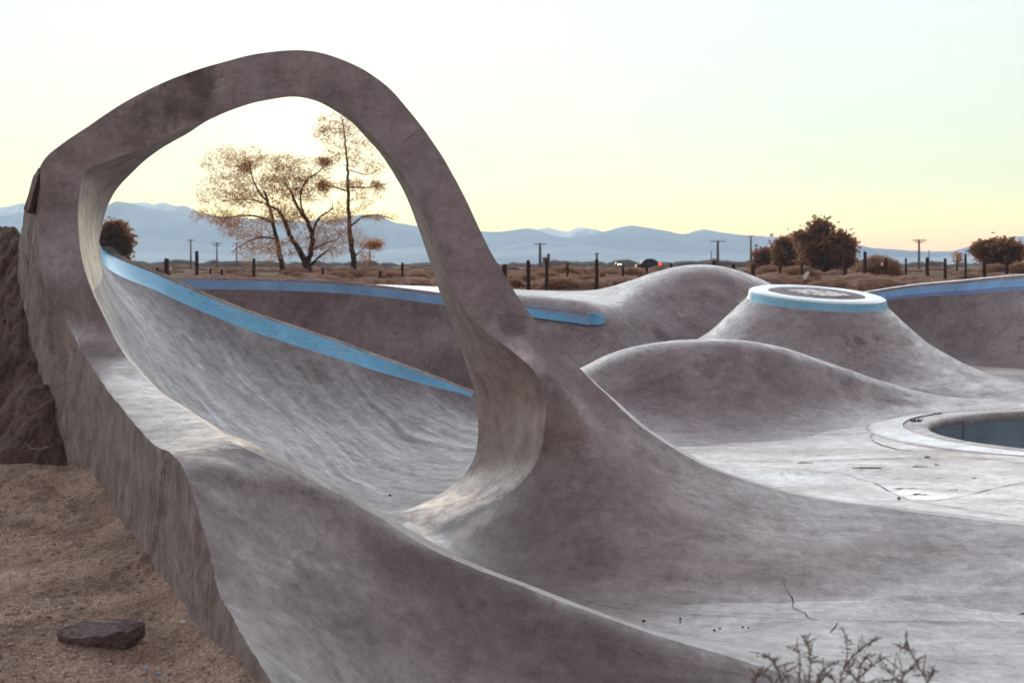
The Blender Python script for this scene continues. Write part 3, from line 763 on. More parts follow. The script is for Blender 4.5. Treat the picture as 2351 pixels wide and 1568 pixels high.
patch('cone', vg, 0, NA, 8, len(vg[0])-1, M['mound'], vol, uvg=vuv, flip=True)
patch('blue_rim', vg, 0, NA, 4, 8, M['sky_blue'], vol, uvg=vuv, flip=True)
M['rim_top'] = paint('chalky_blue_rim_top', (.62, .74, .78), worn=(.75, .8, .82))
tg = []
for i in range(NA+1):
    a = 2*math.pi*i/NA
    rr = []
    for r in (1.065, 1.035, .98, .90, .80, .76, .74, .5, .25, .001):
        z = vtop(a, r)+(.015 if r > .78 else .0)-(.015 if r == 1.065 else 0)
        rr.append(Vector((vc.x+r*math.cos(a)*(1.0 if math.cos(a) > 0 else .97), vc.y+r*math.sin(a)*.92, z)))
    rr[0] = vg[i][4].copy(); rr[1] = vg[i][0].copy()
    tg.append(rr)
tuv = [[(p.x, p.y) for p in r_] for r_ in tg]
patch('rim_top', tg, 0, NA, 0, 5, M['rim_top'], vol, uvg=tuv)
M['disc'] = concrete('worn_disc_concrete', base=(.17,.145,.15), light=(.24,.22,.22), dark=(.10,.085,.085), rough=.72, ps=(2, 2, 2), mott=5)
patch('top_disc', tg, 0, NA, 5, 9, M['disc'], vol, uvg=tuv)
vs, fs = [], []
rnd = random.Random(5)
ico = bmesh.new(); bmesh.ops.create_icosphere(ico, subdivisions=1, radius=1); iv = [v.co.copy() for v in ico.verts]; ico.verts.index_update(); fi = [tuple(v.index for v in f_.verts) for f_ in ico.faces]; ico.free()
for k in range(150):
    a, r = rnd.uniform(0, 6.28), rnd.random()**.5
    x = .06+r*math.cos(a)*.42; y = .02+r*math.sin(a)*.36-.05*math.cos(a)*r
    rr = math.hypot(x, y); aa = math.atan2(y, x); z = vtop(aa, rr); s = rnd.uniform(.03, .055); b0 = len(vs)
    vs += [Vector((vc.x+x+q.x*s*1.2, vc.y+y+q.y*s*1.2, z+.006+q.z*s*.30)) for q in iv]; fs += [tuple(b0+t for t in f_) for f_ in fi]
st = mesh_obj('white_stones', vs, fs, M['stone'], vol); st['kind'] = 'stuff'

# ------------------------------------------------------------------ dirt, bank, chunk
def wallx(D): return 1.247-.52*D-.0
vs, fs, uv = [], [], []; ns, ntt = 430, 250
for i in range(ns+1):
    D = 2.7+(9.4-2.7)*(i/ns)
    for j in range(ntt+1):
        t = -.04+4.4*(j/ntt)**1.15
        x = wallx(D)-t
        z = .0+fbm(Vector((x*.9, D*.9, 1)), 4)*.05+fbm(Vector((x*4, D*4, 4)), 4)*.020+fbm(Vector((x*17, D*17, 7)), 4)*.012
        z += abs(fbm(Vector((x*7, D*7, 5)), 4))*.022*min(1, max(0, (t-.2)))
        z += .14*math.exp(-((D-8.2)/.6)**2-((t-.55)/.5)**2)
        z -= .035*math.exp(-((D-5.25)/.22)**2-((t-.95)/.16)**2)
        z += .05*math.exp(-(t/.12)**2)
        vs.append(Vector((x, D, z)))
W = ntt+1
for i in range(ns):
    for j in range(ntt):
        a = i*W+j; fs.append((a+W, a+W+1, a+1, a))
dirt = mesh_obj('dirt_ground', vs, fs, M['dirt'], None, (-3, 5, 0)); tag(dirt, kind='structure')
dtree = bvh_of([dirt])
def on_dirt(u, v):
    d = (P(u, v, 1)-Vector((0, 0, EYE))).normalized(); return dtree.ray_cast(Vector((0, 0, EYE)), d)[0] or G(u, v, 0)
# earth bank against the loop
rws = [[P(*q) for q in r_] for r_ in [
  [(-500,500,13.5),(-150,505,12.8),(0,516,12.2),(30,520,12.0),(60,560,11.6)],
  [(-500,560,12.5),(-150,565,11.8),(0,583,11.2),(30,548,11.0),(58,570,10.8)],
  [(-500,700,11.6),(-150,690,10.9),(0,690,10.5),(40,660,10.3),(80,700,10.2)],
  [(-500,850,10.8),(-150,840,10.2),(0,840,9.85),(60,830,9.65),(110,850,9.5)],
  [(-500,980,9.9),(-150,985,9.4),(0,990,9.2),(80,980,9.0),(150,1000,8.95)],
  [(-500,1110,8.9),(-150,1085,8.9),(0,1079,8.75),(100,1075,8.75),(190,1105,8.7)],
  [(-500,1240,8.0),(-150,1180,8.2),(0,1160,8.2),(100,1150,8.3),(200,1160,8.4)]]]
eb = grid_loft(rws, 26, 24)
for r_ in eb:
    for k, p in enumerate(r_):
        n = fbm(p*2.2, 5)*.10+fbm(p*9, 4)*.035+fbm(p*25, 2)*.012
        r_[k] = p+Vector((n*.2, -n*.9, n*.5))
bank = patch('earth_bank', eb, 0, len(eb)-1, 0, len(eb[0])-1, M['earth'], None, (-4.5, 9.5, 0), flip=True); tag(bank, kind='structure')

# gravel scattered on the dirt
vs, fs = [], []
rnd = random.Random(11)
for k in range(9000):
    D = rnd.uniform(3.9, 8.0); t = abs(rnd.gauss(1.2, .9))+.04; x = wallx(D)-t
    if noise.noise(Vector((x*1.3, D*1.3, 3)))+.15+(.35 if D < 5.4 and t > .5 else -.2) < rnd.uniform(-.25, .55): continue
    z = dtree.ray_cast(Vector((x, D, 2)), Vector((0, 0, -1)))[0]
    if z is None: continue
    s = .003+.012*rnd.random()**4; b0 = len(vs); R = Matrix.Rotation(rnd.uniform(0, 6), 3, 'Z')
    sx, sy, sz = rnd.uniform(.7, 1.5), rnd.uniform(.7, 1.2), rnd.uniform(.5, .9)
    vs += [z+R@Vector((q.x*s*sx, q.y*s*sy, q.z*s*sz+s*.2)) for q in iv]; fs += [tuple(b0+t_ for t_ in f_) for f_ in fi]
gr = mesh_obj('gravel', vs, fs, M['pebble'], None, (-2.5, 5, 0), smooth=False)
tag(gr, 'loose gravel and small stones scattered over the sandy dirt', 'gravel', kind='stuff')

# broken concrete chunk
outline = [(-.165,-.02),(-.15,-.06),(-.05,-.078),(.02,-.082),(.09,-.07),(.135,-.045),(.165,.03),(.172,.055),(.12,.05),(.06,.055),(0,.05),(-.05,.075),(-.10,.085),(-.125,.05)]
bm = bmesh.new(); h = .085
lo_ = [bm.verts.new((x*.93, y*.9, 0)) for x, y in outline]; hi_ = [bm.verts.new((x, y, h+.018*math.sin(x*20)+.05*y)) for x, y in outline]
bm.faces.new(hi_); bm.faces.new(lo_[::-1]); n = len(lo_)
for k in range(n): bm.faces.new((lo_[k], lo_[(k+1) % n], hi_[(k+1) % n], hi_[k]))
bmesh.ops.triangulate(bm, faces=bm.faces)
bmesh.ops.subdivide_edges(bm, edges=bm.edges, cuts=3, use_grid_fill=True)
bmesh.ops.subdivide_edges(bm, edges=bm.edges, cuts=1, use_grid_fill=True)
for v in bm.verts:
    q = v.co*14; v.co += Vector((noise.noise(q), noise.noise(q+Vector((5, 0, 0))), noise.noise(q+Vector((0, 5, 0)))))*.010
    q = v.co*50; v.co += Vector((noise.noise(q), noise.noise(q+Vector((5, 0, 0))), noise.noise(q+Vector((0, 5, 0)))))*.005
me = bpy.data.meshes.new('concrete_chunk'); bm.to_mesh(me); bm.free(); me.materials.append(M['chunk'])
o = bpy.data.objects.new('concrete_chunk', me); col.objects.link(o)
o.scale = (1.04, 1, .78); o.location = on_dirt(232, 1470)+Vector((0, 0, -.008)); o.rotation_euler = (math.radians(8), 0, math.radians(-3))
tag(o, 'rough dark broken chunk of concrete lying on the sandy dirt', 'rubble')
def flake(u, v, s, m, seed, lab, cat='flake', rot=.4, el=1.6):
    bm = bmesh.new(); bmesh.ops.create_icosphere(bm, subdivisions=2, radius=s)
    for w_ in bm.verts: w_.co.x *= el; w_.co.z *= .35; w_.co *= 1+.25*noise.noise(w_.co*60+Vector((seed, 0, 0)))
    me = bpy.data.meshes.new('flake'); bm.to_mesh(me); bm.free(); me.materials.append(m)
    o = bpy.data.objects.new('pale_flake' if m is M['white'] else 'blue_flake', me); col.objects.link(o); o.location = on_dirt(u, v)+Vector((0, 0, s*.4)); o.rotation_euler = (.4, .2, rot)
    tag(o, lab, cat)
flake(423, 1429, .0105, M['white'], 1, 'white oval flake on the dirt right of the concrete chunk')
flake(107, 1377, .006, M['white'], 2, 'tiny white pebble on the dirt above and left of the concrete chunk', 'pebble')
flake(335, 1534, .006, M['sky_blue'], 3, 'tiny blue paint flake on dirt below the concrete chunk, left one')
flake(367, 1545, .006, M['sky_blue'], 4, 'tiny blue paint flake on dirt below the concrete chunk, right one')
flake(256, 1520, .011, M['pebble'], 5, 'grey-brown round pebble on the dirt just below the concrete chunk', 'pebble', el=1.1)
flake(138, 1394, .007, M['white'], 6, 'small pale pebble just above the left end of the concrete chunk', 'pebble', el=1.1)
# straw bits
def tube(vs, fs, pts, rad, n=5):
    b0 = len(vs)
    for k, p in enumerate(pts):
        d = (pts[min(k+1, len(pts)-1)]-pts[max(k-1, 0)])
        if d.length < 1e-9: d = Vector((0, 0, 1))
        d.normalize(); a = d.orthogonal().normalized(); c = d.cross(a)
        if k and True:
            pass
        r = rad[k] if isinstance(rad, (list, tuple)) else rad
        for i in range(n):
            t = 2*math.pi*i/n; vs.append(p+a*math.cos(t)*r+c*math.sin(t)*r)
    for k in range(len(pts)-1):
        for i in range(n):
            a_, b_ = b0+k*n+i, b0+k*n+(i+1) % n
            fs.append((a_, b_, b_+n, a_+n))
M['strawbit'] = simple('straw_bits', (.40, .33, .26), .9, .2, 20, .1)
for pts, lab in (([(338,1465),(350,1455)], 'short pale straw on the dirt between chunk and white flake'), ([(400,1552),(412,1542)], 'short pale straw on the dirt at the bottom edge')):
    vs, fs = [], []; q = [on_dirt(*a)+Vector((0, 0, .006)) for a in pts]; tube(vs, fs, [q[0], q[0].lerp(q[1], .5)+Vector((0, 0, .004)), q[1]], .0016)
    tag(mesh_obj('straw', vs, fs, M['strawbit'], None, q[0]), lab, 'straw')
ebt = bvh_of([bank]+[o for o in col.objects if o.name.startswith('edge_wall')])
for pts, lab in (([(85,940),(98,930),(113,922)], 'dry straw sticking from the upper earth bank beside the loop'), ([(58,1015),(68,1028),(90,1032),(112,1024)], 'curved dry straw lying on the lower earth bank')):
    q = []
    for (u, v) in pts:
        d = (P(u, v, 1)-Vector((0, 0, EYE))).normalized(); L_ = ebt.ray_cast(Vector((0, 0, EYE)), d)[0] or P(u, v, 9); q.append(L_-d*.03)
    vs, fs = [], []; tube(vs, fs, q, .0035); tag(mesh_obj('straw', vs, fs, M['strawbit'], None, q[0]), lab, 'straw')

# ------------------------------------------------------------------ the open ground to the horizon
ax = sorted(set([-4600, -2500, -1200, -600, -300, -150, -80]+[-50+1.0*i for i in range(101)]+[80, 150, 300, 600, 1200, 2500, 4600]))
ay = sorted(set([-30, -15, -5, 0]+[1.0*i for i in range(1, 90)]+[95, 100, 110, 125, 150, 200, 300, 500, 900, 1600, 3000, 4050]))
ZF = EYE-.75
def gz(x, y):
    ins = min(x+7.5, 13.5-x, 25.6-y)       # inside the dug-out park
    t = max(0, min(1, ins/1.2+.5)); t = t*t*(3-2*t)
    z = ZF+fbm(Vector((x*.15, y*.15, 0)), 3)*.06*(1 if y < 120 else .3)
    if y < 9.0 and x < -4.5: t = 1
    return z*(1-t)+(-2.6)*t if y > -20 else -1.3
vs = [Vector((x, y, gz(x, y) if y > 9 else -2.6)) for y in ay for x in ax]; W = len(ax)
fs = [(j*W+i, j*W+i+1, (j+1)*W+i+1, (j+1)*W+i) for j in range(len(ay)-1) for i in range(W-1)]
gnd = mesh_obj('ground', vs, fs, M['field'], None, (0, 0, 0)); tag(gnd, kind='structure')
# low dirt ledge where the photographer stands
lg = [[Vector((x, y, -.02+fbm(Vector((x*2, y*2, 0)), 3)*.02)) for x in [-1.6+.25*i for i in range(40)]] for y in [-2+.25*j for j in range(22)]]
lg = [[p if p.y < 3.2 else Vector((p.x, 3.3, -1.3)) for p in r_] for r_ in lg]
led = patch('near_ground', lg, 0, len(lg)-1, 0, len(lg[0])-1, M['dirt'], None, (1, 1, 0), flip=True); tag(led, kind='structure')

# ------------------------------------------------------------------ fence posts
def post_mesh(u, vt, vb, wpx, label, D=None, mat_='wood', lean=0, name='fence_post'):
    D = D or .8*max(34, min(66, .75*F/(max(vb, 634)-HV)))
    z0 = ZF-.05; x = (u-CX)/F*D; zt_ = EYE-(vt-HV)/F*D; r = max(.05, wpx/F*D/2)
    n = 9; vs, fs = [], []; rnd = random.Random(int(u*7)); H = zt_-z0
    for k, (h, s) in enumerate([(0, 1.05), (.3, 1), (.6, .97), (.85, .96), (.97, .95), (1.0, .86)]):
        for i in range(n):
            a = 2*math.pi*i/n; q = r*s*(1+.12*rnd.uniform(-1, 1))
            vs.append(Vector((x+lean*h+q*math.cos(a), D+q*math.sin(a), z0+H*h+(.03*rnd.uniform(-1, 1) if k == 5 else 0))))
    for k in range(5):
        for i in range(n): fs.append((k*n+i, k*n+(i+1) % n, (k+1)*n+(i+1) % n, (k+1)*n+i))
    fs.append(tuple(5*n+i for i in range(n)))
    o = mesh_obj(name, vs, fs, M[mat_], None, (x, D, z0), smooth=False)
    tag(o, label, 'fence post', 'wooden fence posts along the field edge'); return o
posts = [
 (382.5,594,636,11,'thick short wooden fence post, leftmost seen through the loop'),
 (361,615,634,6,'low thin post just left of the thick leftmost fence post'),
 (452,577,634,8,'tall dark fence post second from the left through the loop'),
 (483,615,635,4,'thin low post right of the tall dark post through the loop'),
 (509,620,635,6,'stubby low post between the tall post and the leaning tree'),
 (583,594,636,8,'wooden fence post standing just left of the first tree trunk'),
 (741,616,645,6,'short fence post between the forked tree and the slim tall tree'),
 (873,623,648,7,'short stubby fence post right of the slim tall tree'),
 (924,604,648,6,'slim fence post close to the inner right edge of the loop'),
 (1158,608,660,12,'thick dark fence post touching the outer right edge of the loop'),
 (1213,599,667,8,'nearest tall fence post over the saddle, right of the loop'),
 (1255,598,658,6,'slim fence post in front of the twin-pole frame'),
 (1303,604,642,4,'thin stake between the twin-pole frame and the round bush'),
 (1370,596,660,9,'sturdy fence post behind the big round bush with a utility pole above it'),
 (1430,612,648,7,'fence post below the bright headlight'),
 (1485,596,630,6,'fence post standing in front of the dark parked car'),
 (1541,604,634,6,'low post peeping over the far mound left slope'),
 (1640,599,634,11,'thick post top peeping over the crest of the far mound'),
 (1684,607,636,9,'short post just right of the far mound crest'),
 (1729,608,638,10,'thick fence post below the plain tall utility pole'),
 (1791,608,636,7,'fence post in front of the small left trees of the clump'),
 (1841,603,643,4,'thin stake left of the white litter bag'),
 (1940,582,634,8,'fence post standing before the right side of the big bushy tree'),
 (1986,578,634,8,'tallest fence post right of the big bushy tree'),
 (2034,593,634,6,'fence post right behind the rounded bush right of the big tree'),
 (2080,593,628,5,'slim short fence post left of the T-topped utility pole'),
 (2129,592,636,8,'fence post just right of the T-topped utility pole'),
 (2170,593,628,7,'short far fence post midway along the right-hand fence'),
 (2217,582,634,5,'slim tall fence post left of the lone right tree'),
 (2260,595,634,8,'fence post standing before left part of the lone right tree'),
 (2311,601,634,9,'fence post beneath the lone right tree, last on the right'),
]
for (u, vt, vb, w_, lab) in posts: post_mesh(u, vt, vb, w_, lab)

# utility poles
def upole(u, vt, D, lab, arms=((.97, 1.2),), r=.14, twin=False):
    x = (u-CX)/F*D; zt_ = EYE-(vt-HV)/F*D; root = empty('utility_pole', (x, D, ZF))
    tag(root, lab, 'utility pole', 'utility poles on the plain')
    vs, fs = [], []; tube(vs, fs, [Vector((x, D, ZF-.1)), Vector((x, D, (ZF+zt_)/2)), Vector((x, D, zt_))], [r*1.25, r, r*.75], 8)
    mesh_obj('pole', vs, fs, M['pole'], root)
    H = zt_-ZF
    for (h, hw) in arms:
        z = ZF+H*h; s = .06; vs = [Vector((x+a*hw, D-r-.06+b_*s, z+c*s)) for a in (-1, 1) for b_ in (-1, 1) for c in (-1, 1)]
        ar = mesh_obj('crossarm', vs, [(0,1,3,2),(4,6,7,5),(0,4,5,1),(2,3,7,6),(0,2,6,4),(1,5,7,3)], M['pole'], root, smooth=False)
        for a in (-.9, -.4, .4, .9):
            vs, fs = [], []; tube(vs, fs, [Vector((x+a*hw, D-r-.06, z+s)), Vector((x+a*hw, D-r-.06, z+s+.12)), Vector((x+a*hw, D-r-.06, z+s+.2))], [.05, .08, .03], 6)
            mesh_obj('insulator', vs, fs, M['white'], root)
    return root
upole(438, 550, 190, 'plain grey utility pole farthest left, left of the trees', arms=((.97, .5),))
upole(498, 557, 210, 'utility pole with short wide top, second from the left', arms=((.96, .9), (.88, .6)))
upole(543, 557, 230, 'utility pole third from the left, beside the drooping tree', arms=((.97, .8),))
upole(849, 566, 210, 'utility pole right of the slim tall tree', arms=((.97, .6),))
H1 = upole(1240, 559, 170, 'tall utility pole left of the twin-pole frame box', arms=((.97, .9),), r=.22)
upole(1370, 581, 200, 'short distant utility pole above the sturdy fence post', arms=((.95, .4),), r=.2)
upole(1648, 553, 180, 'utility pole with wide crossarm above the far mound', arms=((.975, 1.25),), r=.22)
upole(1724, 542, 200, 'plain tall utility pole left of the tree clump', arms=((.99, .6),), r=.18)
upole(2110, 550, 190, 'T-topped utility pole against the orange sky at right', arms=((.97, 1.15), (.90, .7)), r=.2)
upole(1633, 577, 420, 'faint far utility pole left of the wide-armed pole', arms=((.97, .8),), r=.2)
upole(2133, 575, 420, 'faint far utility pole right of the T-topped pole', arms=((.97, .8),), r=.2)
# twin pole frame: second short pole with a box between
D = 170; x0, x1 = (1246-CX)/F*D, (1259-CX)/F*D
tf = empty('equipment_frame', (x1, D, ZF)); tag(tf, 'short pole carrying a grey equipment box beside the tall utility pole', 'utility equipment')
vs, fs = [], []; tube(vs, fs, [Vector((x1, D, ZF-.1)), Vector((x1, D, EYE+25/F*D))], [.28, .22], 8); mesh_obj('pole', vs, fs, M['pole'], tf)
def boxv(c, s): return [Vector((c[0]+a*s[0], c[1]+b_*s[1], c[2]+d_*s[2])) for a in (-1, 1) for b_ in (-1, 1) for d_ in (-1, 1)]
BF = [(0,1,3,2),(4,6,7,5),(0,4,5,1),(2,3,7,6),(0,2,6,4),(1,5,7,3)]
mesh_obj('box', boxv(((x0+x1)/2, D, EYE+.75), (.42, .3, .38)), BF, M['pole'], tf, smooth=False)
mesh_obj('strut', boxv(((x0+x1)/2, D, EYE+.3), (.5, .08, .08)), BF, M['pole'], tf, smooth=False)

# ------------------------------------------------------------------ bushes
def bush_mesh(name, n, seed, blade=.010, core=True, rx=1.0, rz=.8):
    rnd = random.Random(seed); vs, fs = [], []
    for k in range(n):
        a = rnd.uniform(0, 2*math.pi); ph = math.acos(rnd.uniform(0, 1))*.98
        d = Vector((math.cos(a)*math.sin(ph), math.sin(a)*math.sin(ph), math.cos(ph)))
        rr = rnd.uniform(.82, 1.05)*(1+.10*noise.noise(d*2.3+Vector((seed, 0, 0))))
        tip = Vector((d.x*rx, d.y*rx, d.z*rz))*rr; st_ = tip*rnd.uniform(.35, .75)
        md = st_.lerp(tip, .55)+Vector((rnd.gauss(0, .03), rnd.gauss(0, .03), .02))
        s = d.cross(Vector((rnd.gauss(0, 1), rnd.gauss(0, 1), rnd.gauss(0, 1))))
        s = s.normalized()*blade*rnd.uniform(.6, 1.5); b0 = len(vs)
        vs += [st_-s, st_+s, md-s, md+s, tip]; fs += [(b0, b0+1, b0+3, b0+2), (b0+2, b0+3, b0+4)]
    return vs, fs
bvs = [bush_mesh('b', 3600, s, blade=.016) for s in (1, 2, 3)]
cbm = bmesh.new(); bmesh.ops.create_icosphere(cbm, subdivisions=3, radius=1); cv = [v.co.copy() for v in cbm.verts]; cbm.verts.index_update(); cf = [tuple(v.index for v in f_.verts) for f_ in cbm.faces]; cbm.free()
bush_me = []
for s, (v_, f_) in enumerate(bvs):
    vs = list(v_); fs = list(f_); b0 = len(vs)
    vs += [Vector((q.x*.80, q.y*.80, max(-.1, q.z)*.62))*(1+.12*noise.noise(q*2.3+Vector((s, 0, 0)))) for q in cv]; fs += [tuple(b0+t for t in q) for q in cf]
    me = bpy.data.meshes.new('dry_bush'); me.from_pydata([tuple(q) for q in vs], [], fs); me.materials.append(M['straw']); bush_me.append(me)
bushes = [(1290,652,34,64,'big round dry bush just behind the saddle of the far mound'),
 (1255,634,42,50,'dry bush behind and left of the big round bush'),(1298,622,50,52,'dome-shaped dry bush between two slim posts'),
 (1210,640,40,46,'dry bush at the foot of the nearest tall fence post'),(1180,652,36,34,'small dry bush close to the outer right edge of the loop'),
 (1350,640,42,40,'dry bush left of the post below the headlight'),(1400,630,48,48,'wide dry bush between the sturdy post and the car'),
 (1450,625,52,44,'dry bush in front of the dark car'),(1330,625,56,40,'faint dry bush behind the big round bush to the right'),
 (1830,625,55,60,'dry bush in front of the tree clump left of the white bag'),(1770,622,58,50,'dry bush under the small left trees of the clump'),
 (2018,600,62,60,'rounded olive-brown bush right of the big bushy tree'),(690,636,50,44,'low dry bush between the two left tree trunks'),
 (770,636,48,52,'low dry bush between the forked tree and the slim tree'),(900,636,48,50,'low dry bush right of the slim tall tree'),(960,634,46,40,'low dry bush at the inner right edge of the loop'),
 (2290,618,60,50,'dry bush under the lone right tree'),(2345,612,60,46,'dry bush at the right frame edge below the lone tree')]
for k, (u, v, D, wpx, lab) in enumerate(bushes):
    o = bpy.data.objects.new('dry_bush', bush_me[k % 3]); col.objects.link(o)
    R = wpx/F*D; x = (u-CX)/F*D; top_z = EYE-((v-.28*wpx)-HV)/F*D
    o.location = (x, D, ZF-.05); o.scale = (R, R, max(.5, (top_z-ZF+.05)/.8)); o.rotation_euler = (0, 0, k*1.3)
    tag(o, lab, 'bush', 'dry bushes in the field')
# uncounted brush over the plain
vs, fs = [], []; rnd = random.Random(21)
small = [bush_mesh('s', 260, s, blade=.05) for s in (11, 12, 13, 14)]
for k in range(330):
    D = 30+190*rnd.random()**1.7; u = rnd.uniform(250, 2420); x = (u-CX)/F*D
    if -7 < x < 13 and D < 33: continue
    R = rnd.uniform(.7, 1.5); hgt = min(rnd.uniform(.35, .75)*R, .60) if D < 60 else rnd.uniform(.35, .95); v_, f_ = small[k % 4]; b0 = len(vs); c, s_ = math.cos(k), math.sin(k)
    vs += [Vector((x+R*(q.x*c-q.y*s_), D+R*(q.x*s_+q.y*c), ZF-.05+hgt*q.z)) for q in v_]; fs += [tuple(b0+t for t in q) for q in f_]
    b0 = len(vs); vs += [Vector((x+R*.8*q.x, D+R*.8*q.y, ZF-.05+hgt*.72*max(-.1, q.z)*(1+.15*noise.noise(q*3+Vector((k, 0, 0)))))) for q in cv[:]]; fs += [tuple(b0+t for t in q) for q in cf]
br = mesh_obj('field_brush', vs, fs, M['straw'], None, (0, 60, ZF), smooth=False)
tag(br, 'mass of low dry brush covering the plain beyond the fence', 'brush', kind='stuff')
vs, fs = [], []
for k in range(260):
    D = rnd.uniform(350, 900); u = rnd.uniform(100, 2450); x = (u-CX)/F*D; R = rnd.uniform(2, 7); hgt = rnd.uniform(.8, 2.4); b0 = len(vs)
    vs += [Vector((x+R*q.x, D+R*q.y, ZF+hgt*max(-.1, q.z)*(1+.4*noise.noise(q*3+Vector((k, 0, 0)))))) for q in cv]; fs += [tuple(b0+t for t in q) for q in cf]
br2 = mesh_obj('distant_scrub', vs, fs, M['leaf_dark'], None, (0, 500, ZF)); tag(br2, 'thin dark line of distant scrub along the horizon', 'scrub', kind='stuff')
# dry grass tufts
vs, fs = [], []
for k in range(9000):
    D = 25.5+30*rnd.random()**1.5; u = rnd.uniform(1650, 2420) if k % 2 else rnd.uniform(250, 1700); x = (u-CX)/F*D
    if gz(x, D) < ZF-.2: continue
    h = rnd.uniform(.05, .16); p = Vector((x, D, gz(x, D)-.01)); q = p+Vector((rnd.gauss(0, .04), rnd.gauss(0, .04), h)); b0 = len(vs)
    vs += [p-Vector((.012, 0, 0)), p+Vector((.012, 0, 0)), q]; fs.append((b0, b0+1, b0+2))
gs = mesh_obj('dry_grass', vs, fs, M['straw'], None, (0, 30, ZF)); tag(gs, 'short dry grass on the ground behind the skatepark', 'grass', kind='stuff')

# ------------------------------------------------------------------ trees
def tree(name, label, D, limbs, blobs, n_cl, leaf_n, leaf_s, m='leaf', seed=1, group=None, depth=1.0, droop=.0, tw=.02, string=.5, reach=1.6):
    """limbs: guide polylines (u,v,r,doff); blobs: crown ellipses (u,v,ru,rv,weight)"""
    rnd = random.Random(seed); k = D/F
    root = empty(name, (P(limbs[0][0][0], HV, D).x, D, ZF)); tag(root, label, 'tree', group)
    vs, fs = [], []; nodes = []
    for L in limbs:
        pts = spline([P(q[0], q[1], D+q[3]) for q in L], 6); rr = []
        for i in range(len(pts)):
            t = i/6; a = min(int(t), len(L)-2); rr.append((L[a][2]+(L[a+1][2]-L[a][2])*(t-a))*k*.5)
        pts = [p+Vector((rnd.gauss(0, .02), rnd.gauss(0, .04), 0)) for p in pts]
        tube(vs, fs, pts, rr, 7); nodes += [(p, max(tw, r*.5)) for p, r in list(zip(pts, rr))[4:]]
    tot = sum(b_[4] for b_ in blobs); cl = []
    for b_ in blobs:
        for _ in range(int(n_cl*b_[4]/tot)):
            while True:
                a, c, e = rnd.uniform(-1, 1), rnd.uniform(-1, 1), rnd.uniform(-1, 1)
                if a*a+c*c+e*e < 1: break
            q = P(b_[0]+a*b_[2], b_[1]+c*b_[3], D); q.y += e*b_[2]*k*depth; cl.append(q)
    cl.sort(key=lambda q: min((q-n_[0]).length for n_ in nodes))
    lv, lf = [], []
    for q in cl:
        best = min(nodes, key=lambda n_: (q-n_[0]).length+max(0, n_[0].z-q.z)*.3)
        p = best[0]; L_ = (q-p).length
        mids = [p.lerp(q, t)+Vector((rnd.gauss(0, .06), rnd.gauss(0, .06), rnd.gauss(0, .05)+.14*L_*math.sin(math.pi*t)))*min(1, L_) for t in (.33, .67)]
        r0 = min(best[1], .012+.03*L_)
        tube(vs, fs, [p]+mids+[q], [r0, r0*.7, r0*.5, tw*.4], 4)
        nodes += [(mids[0], r0*.7), (mids[1], r0*.6), (q, r0*.5)]
        for _ in range(leaf_n):
            o_ = Vector((rnd.gauss(0, 1), rnd.gauss(0, 1), rnd.gauss(0, .7)))*leaf_s*reach
            c_ = q+o_; d = Vector((rnd.gauss(0, 1), rnd.gauss(0, 1), rnd.gauss(0, .6)-droop)).normalized()*leaf_s*rnd.uniform(.5, 1.3)
            s = d.cross(Vector((rnd.gauss(0, 1), rnd.gauss(0, 1), rnd.gauss(0, 1)))).normalized()*leaf_s*string*rnd.uniform(.5, 1.2)
            b0 = len(lv); lv += [c_-d-s*.3, c_-d+s*.3, c_+s, c_+d, c_-s]; lf.append((b0, b0+1, b0+2, b0+3, b0+4))
    mesh_obj('trunk', vs, fs, M['bark'], root)
    mesh_obj('crown', lv, lf, M[m], root, smooth=False)
    return root
TG = 'bare-looking trees seen through the loop'
tree('sparse_tree', 'leftmost tree through the loop with slanting trunk and wide drooping crown', 70,
  [[(651,645,15,0),(646,600,12,0),(637,555,10,0),(627,510,8,0),(618,470,7,0),(606,440,5,0)], [(627,512,7,0),(600,500,5,0),(560,495,4,.5),(515,500,3,.8),(470,492,2,1)],
   [(618,470,5,0),(595,440,4,-.5),(580,410,3,-.8),(572,370,2,-1)], [(637,550,5,0),(600,545,4,.5),(560,560,3,1),(530,580,2,1)], [(618,470,4,0),(570,458,3,1),(510,462,2,1)]],
  [(560,380,95,45,3.0),(520,440,70,42,2),(585,450,60,40,1.5),(500,498,66,18,1.2),(560,520,70,30,1.7),(590,570,55,40,1.6),(565,385,14,16,.7),(640,420,50,50,1)], 820, 18, .070, seed=3, group=TG, droop=.5, reach=2.7, string=.36, tw=.032)
tree('sparse_tree', 'thick forked tree in the middle of the three through the loop', 68,
  [[(716,650,19,0),(705,612,17,0),(690,580,13,0),(668,545,10,0),(652,505,9,0),(640,485,7,0),(610,470,4,0)], [(703,606,14,0),(715,575,12,0),(717,540,11,0),(703,505,9,0),(682,475,7,0),(668,440,5,0),(650,415,3,0)],
   [(717,535,7,0),(730,505,6,0),(748,490,5,.4),(765,478,3,.6)], [(703,505,5,0),(690,450,4,-.4),(700,420,4,-.6),(730,395,3,-.8),(750,378,2,-1)],
   [(712,610,8,0),(725,598,6,-.3),(745,580,4,-.5),(758,572,2,-.6)], [(715,575,5,0),(745,560,4,.5),(775,550,2,.8)]],
  [(660,420,60,40,1.8),(700,430,60,45,2.0),(660,372,40,22,.8),(745,372,18,12,.8),(650,490,55,25,1.8),(700,520,55,40,1.5),(745,560,50,40,1.5),(700,400,60,40,1),(745,425,12,12,.5),(770,520,40,30,.6),(660,570,60,35,.9)], 760, 18, .070, seed=5, group=TG, droop=.3, reach=2.7, string=.36, tw=.032)
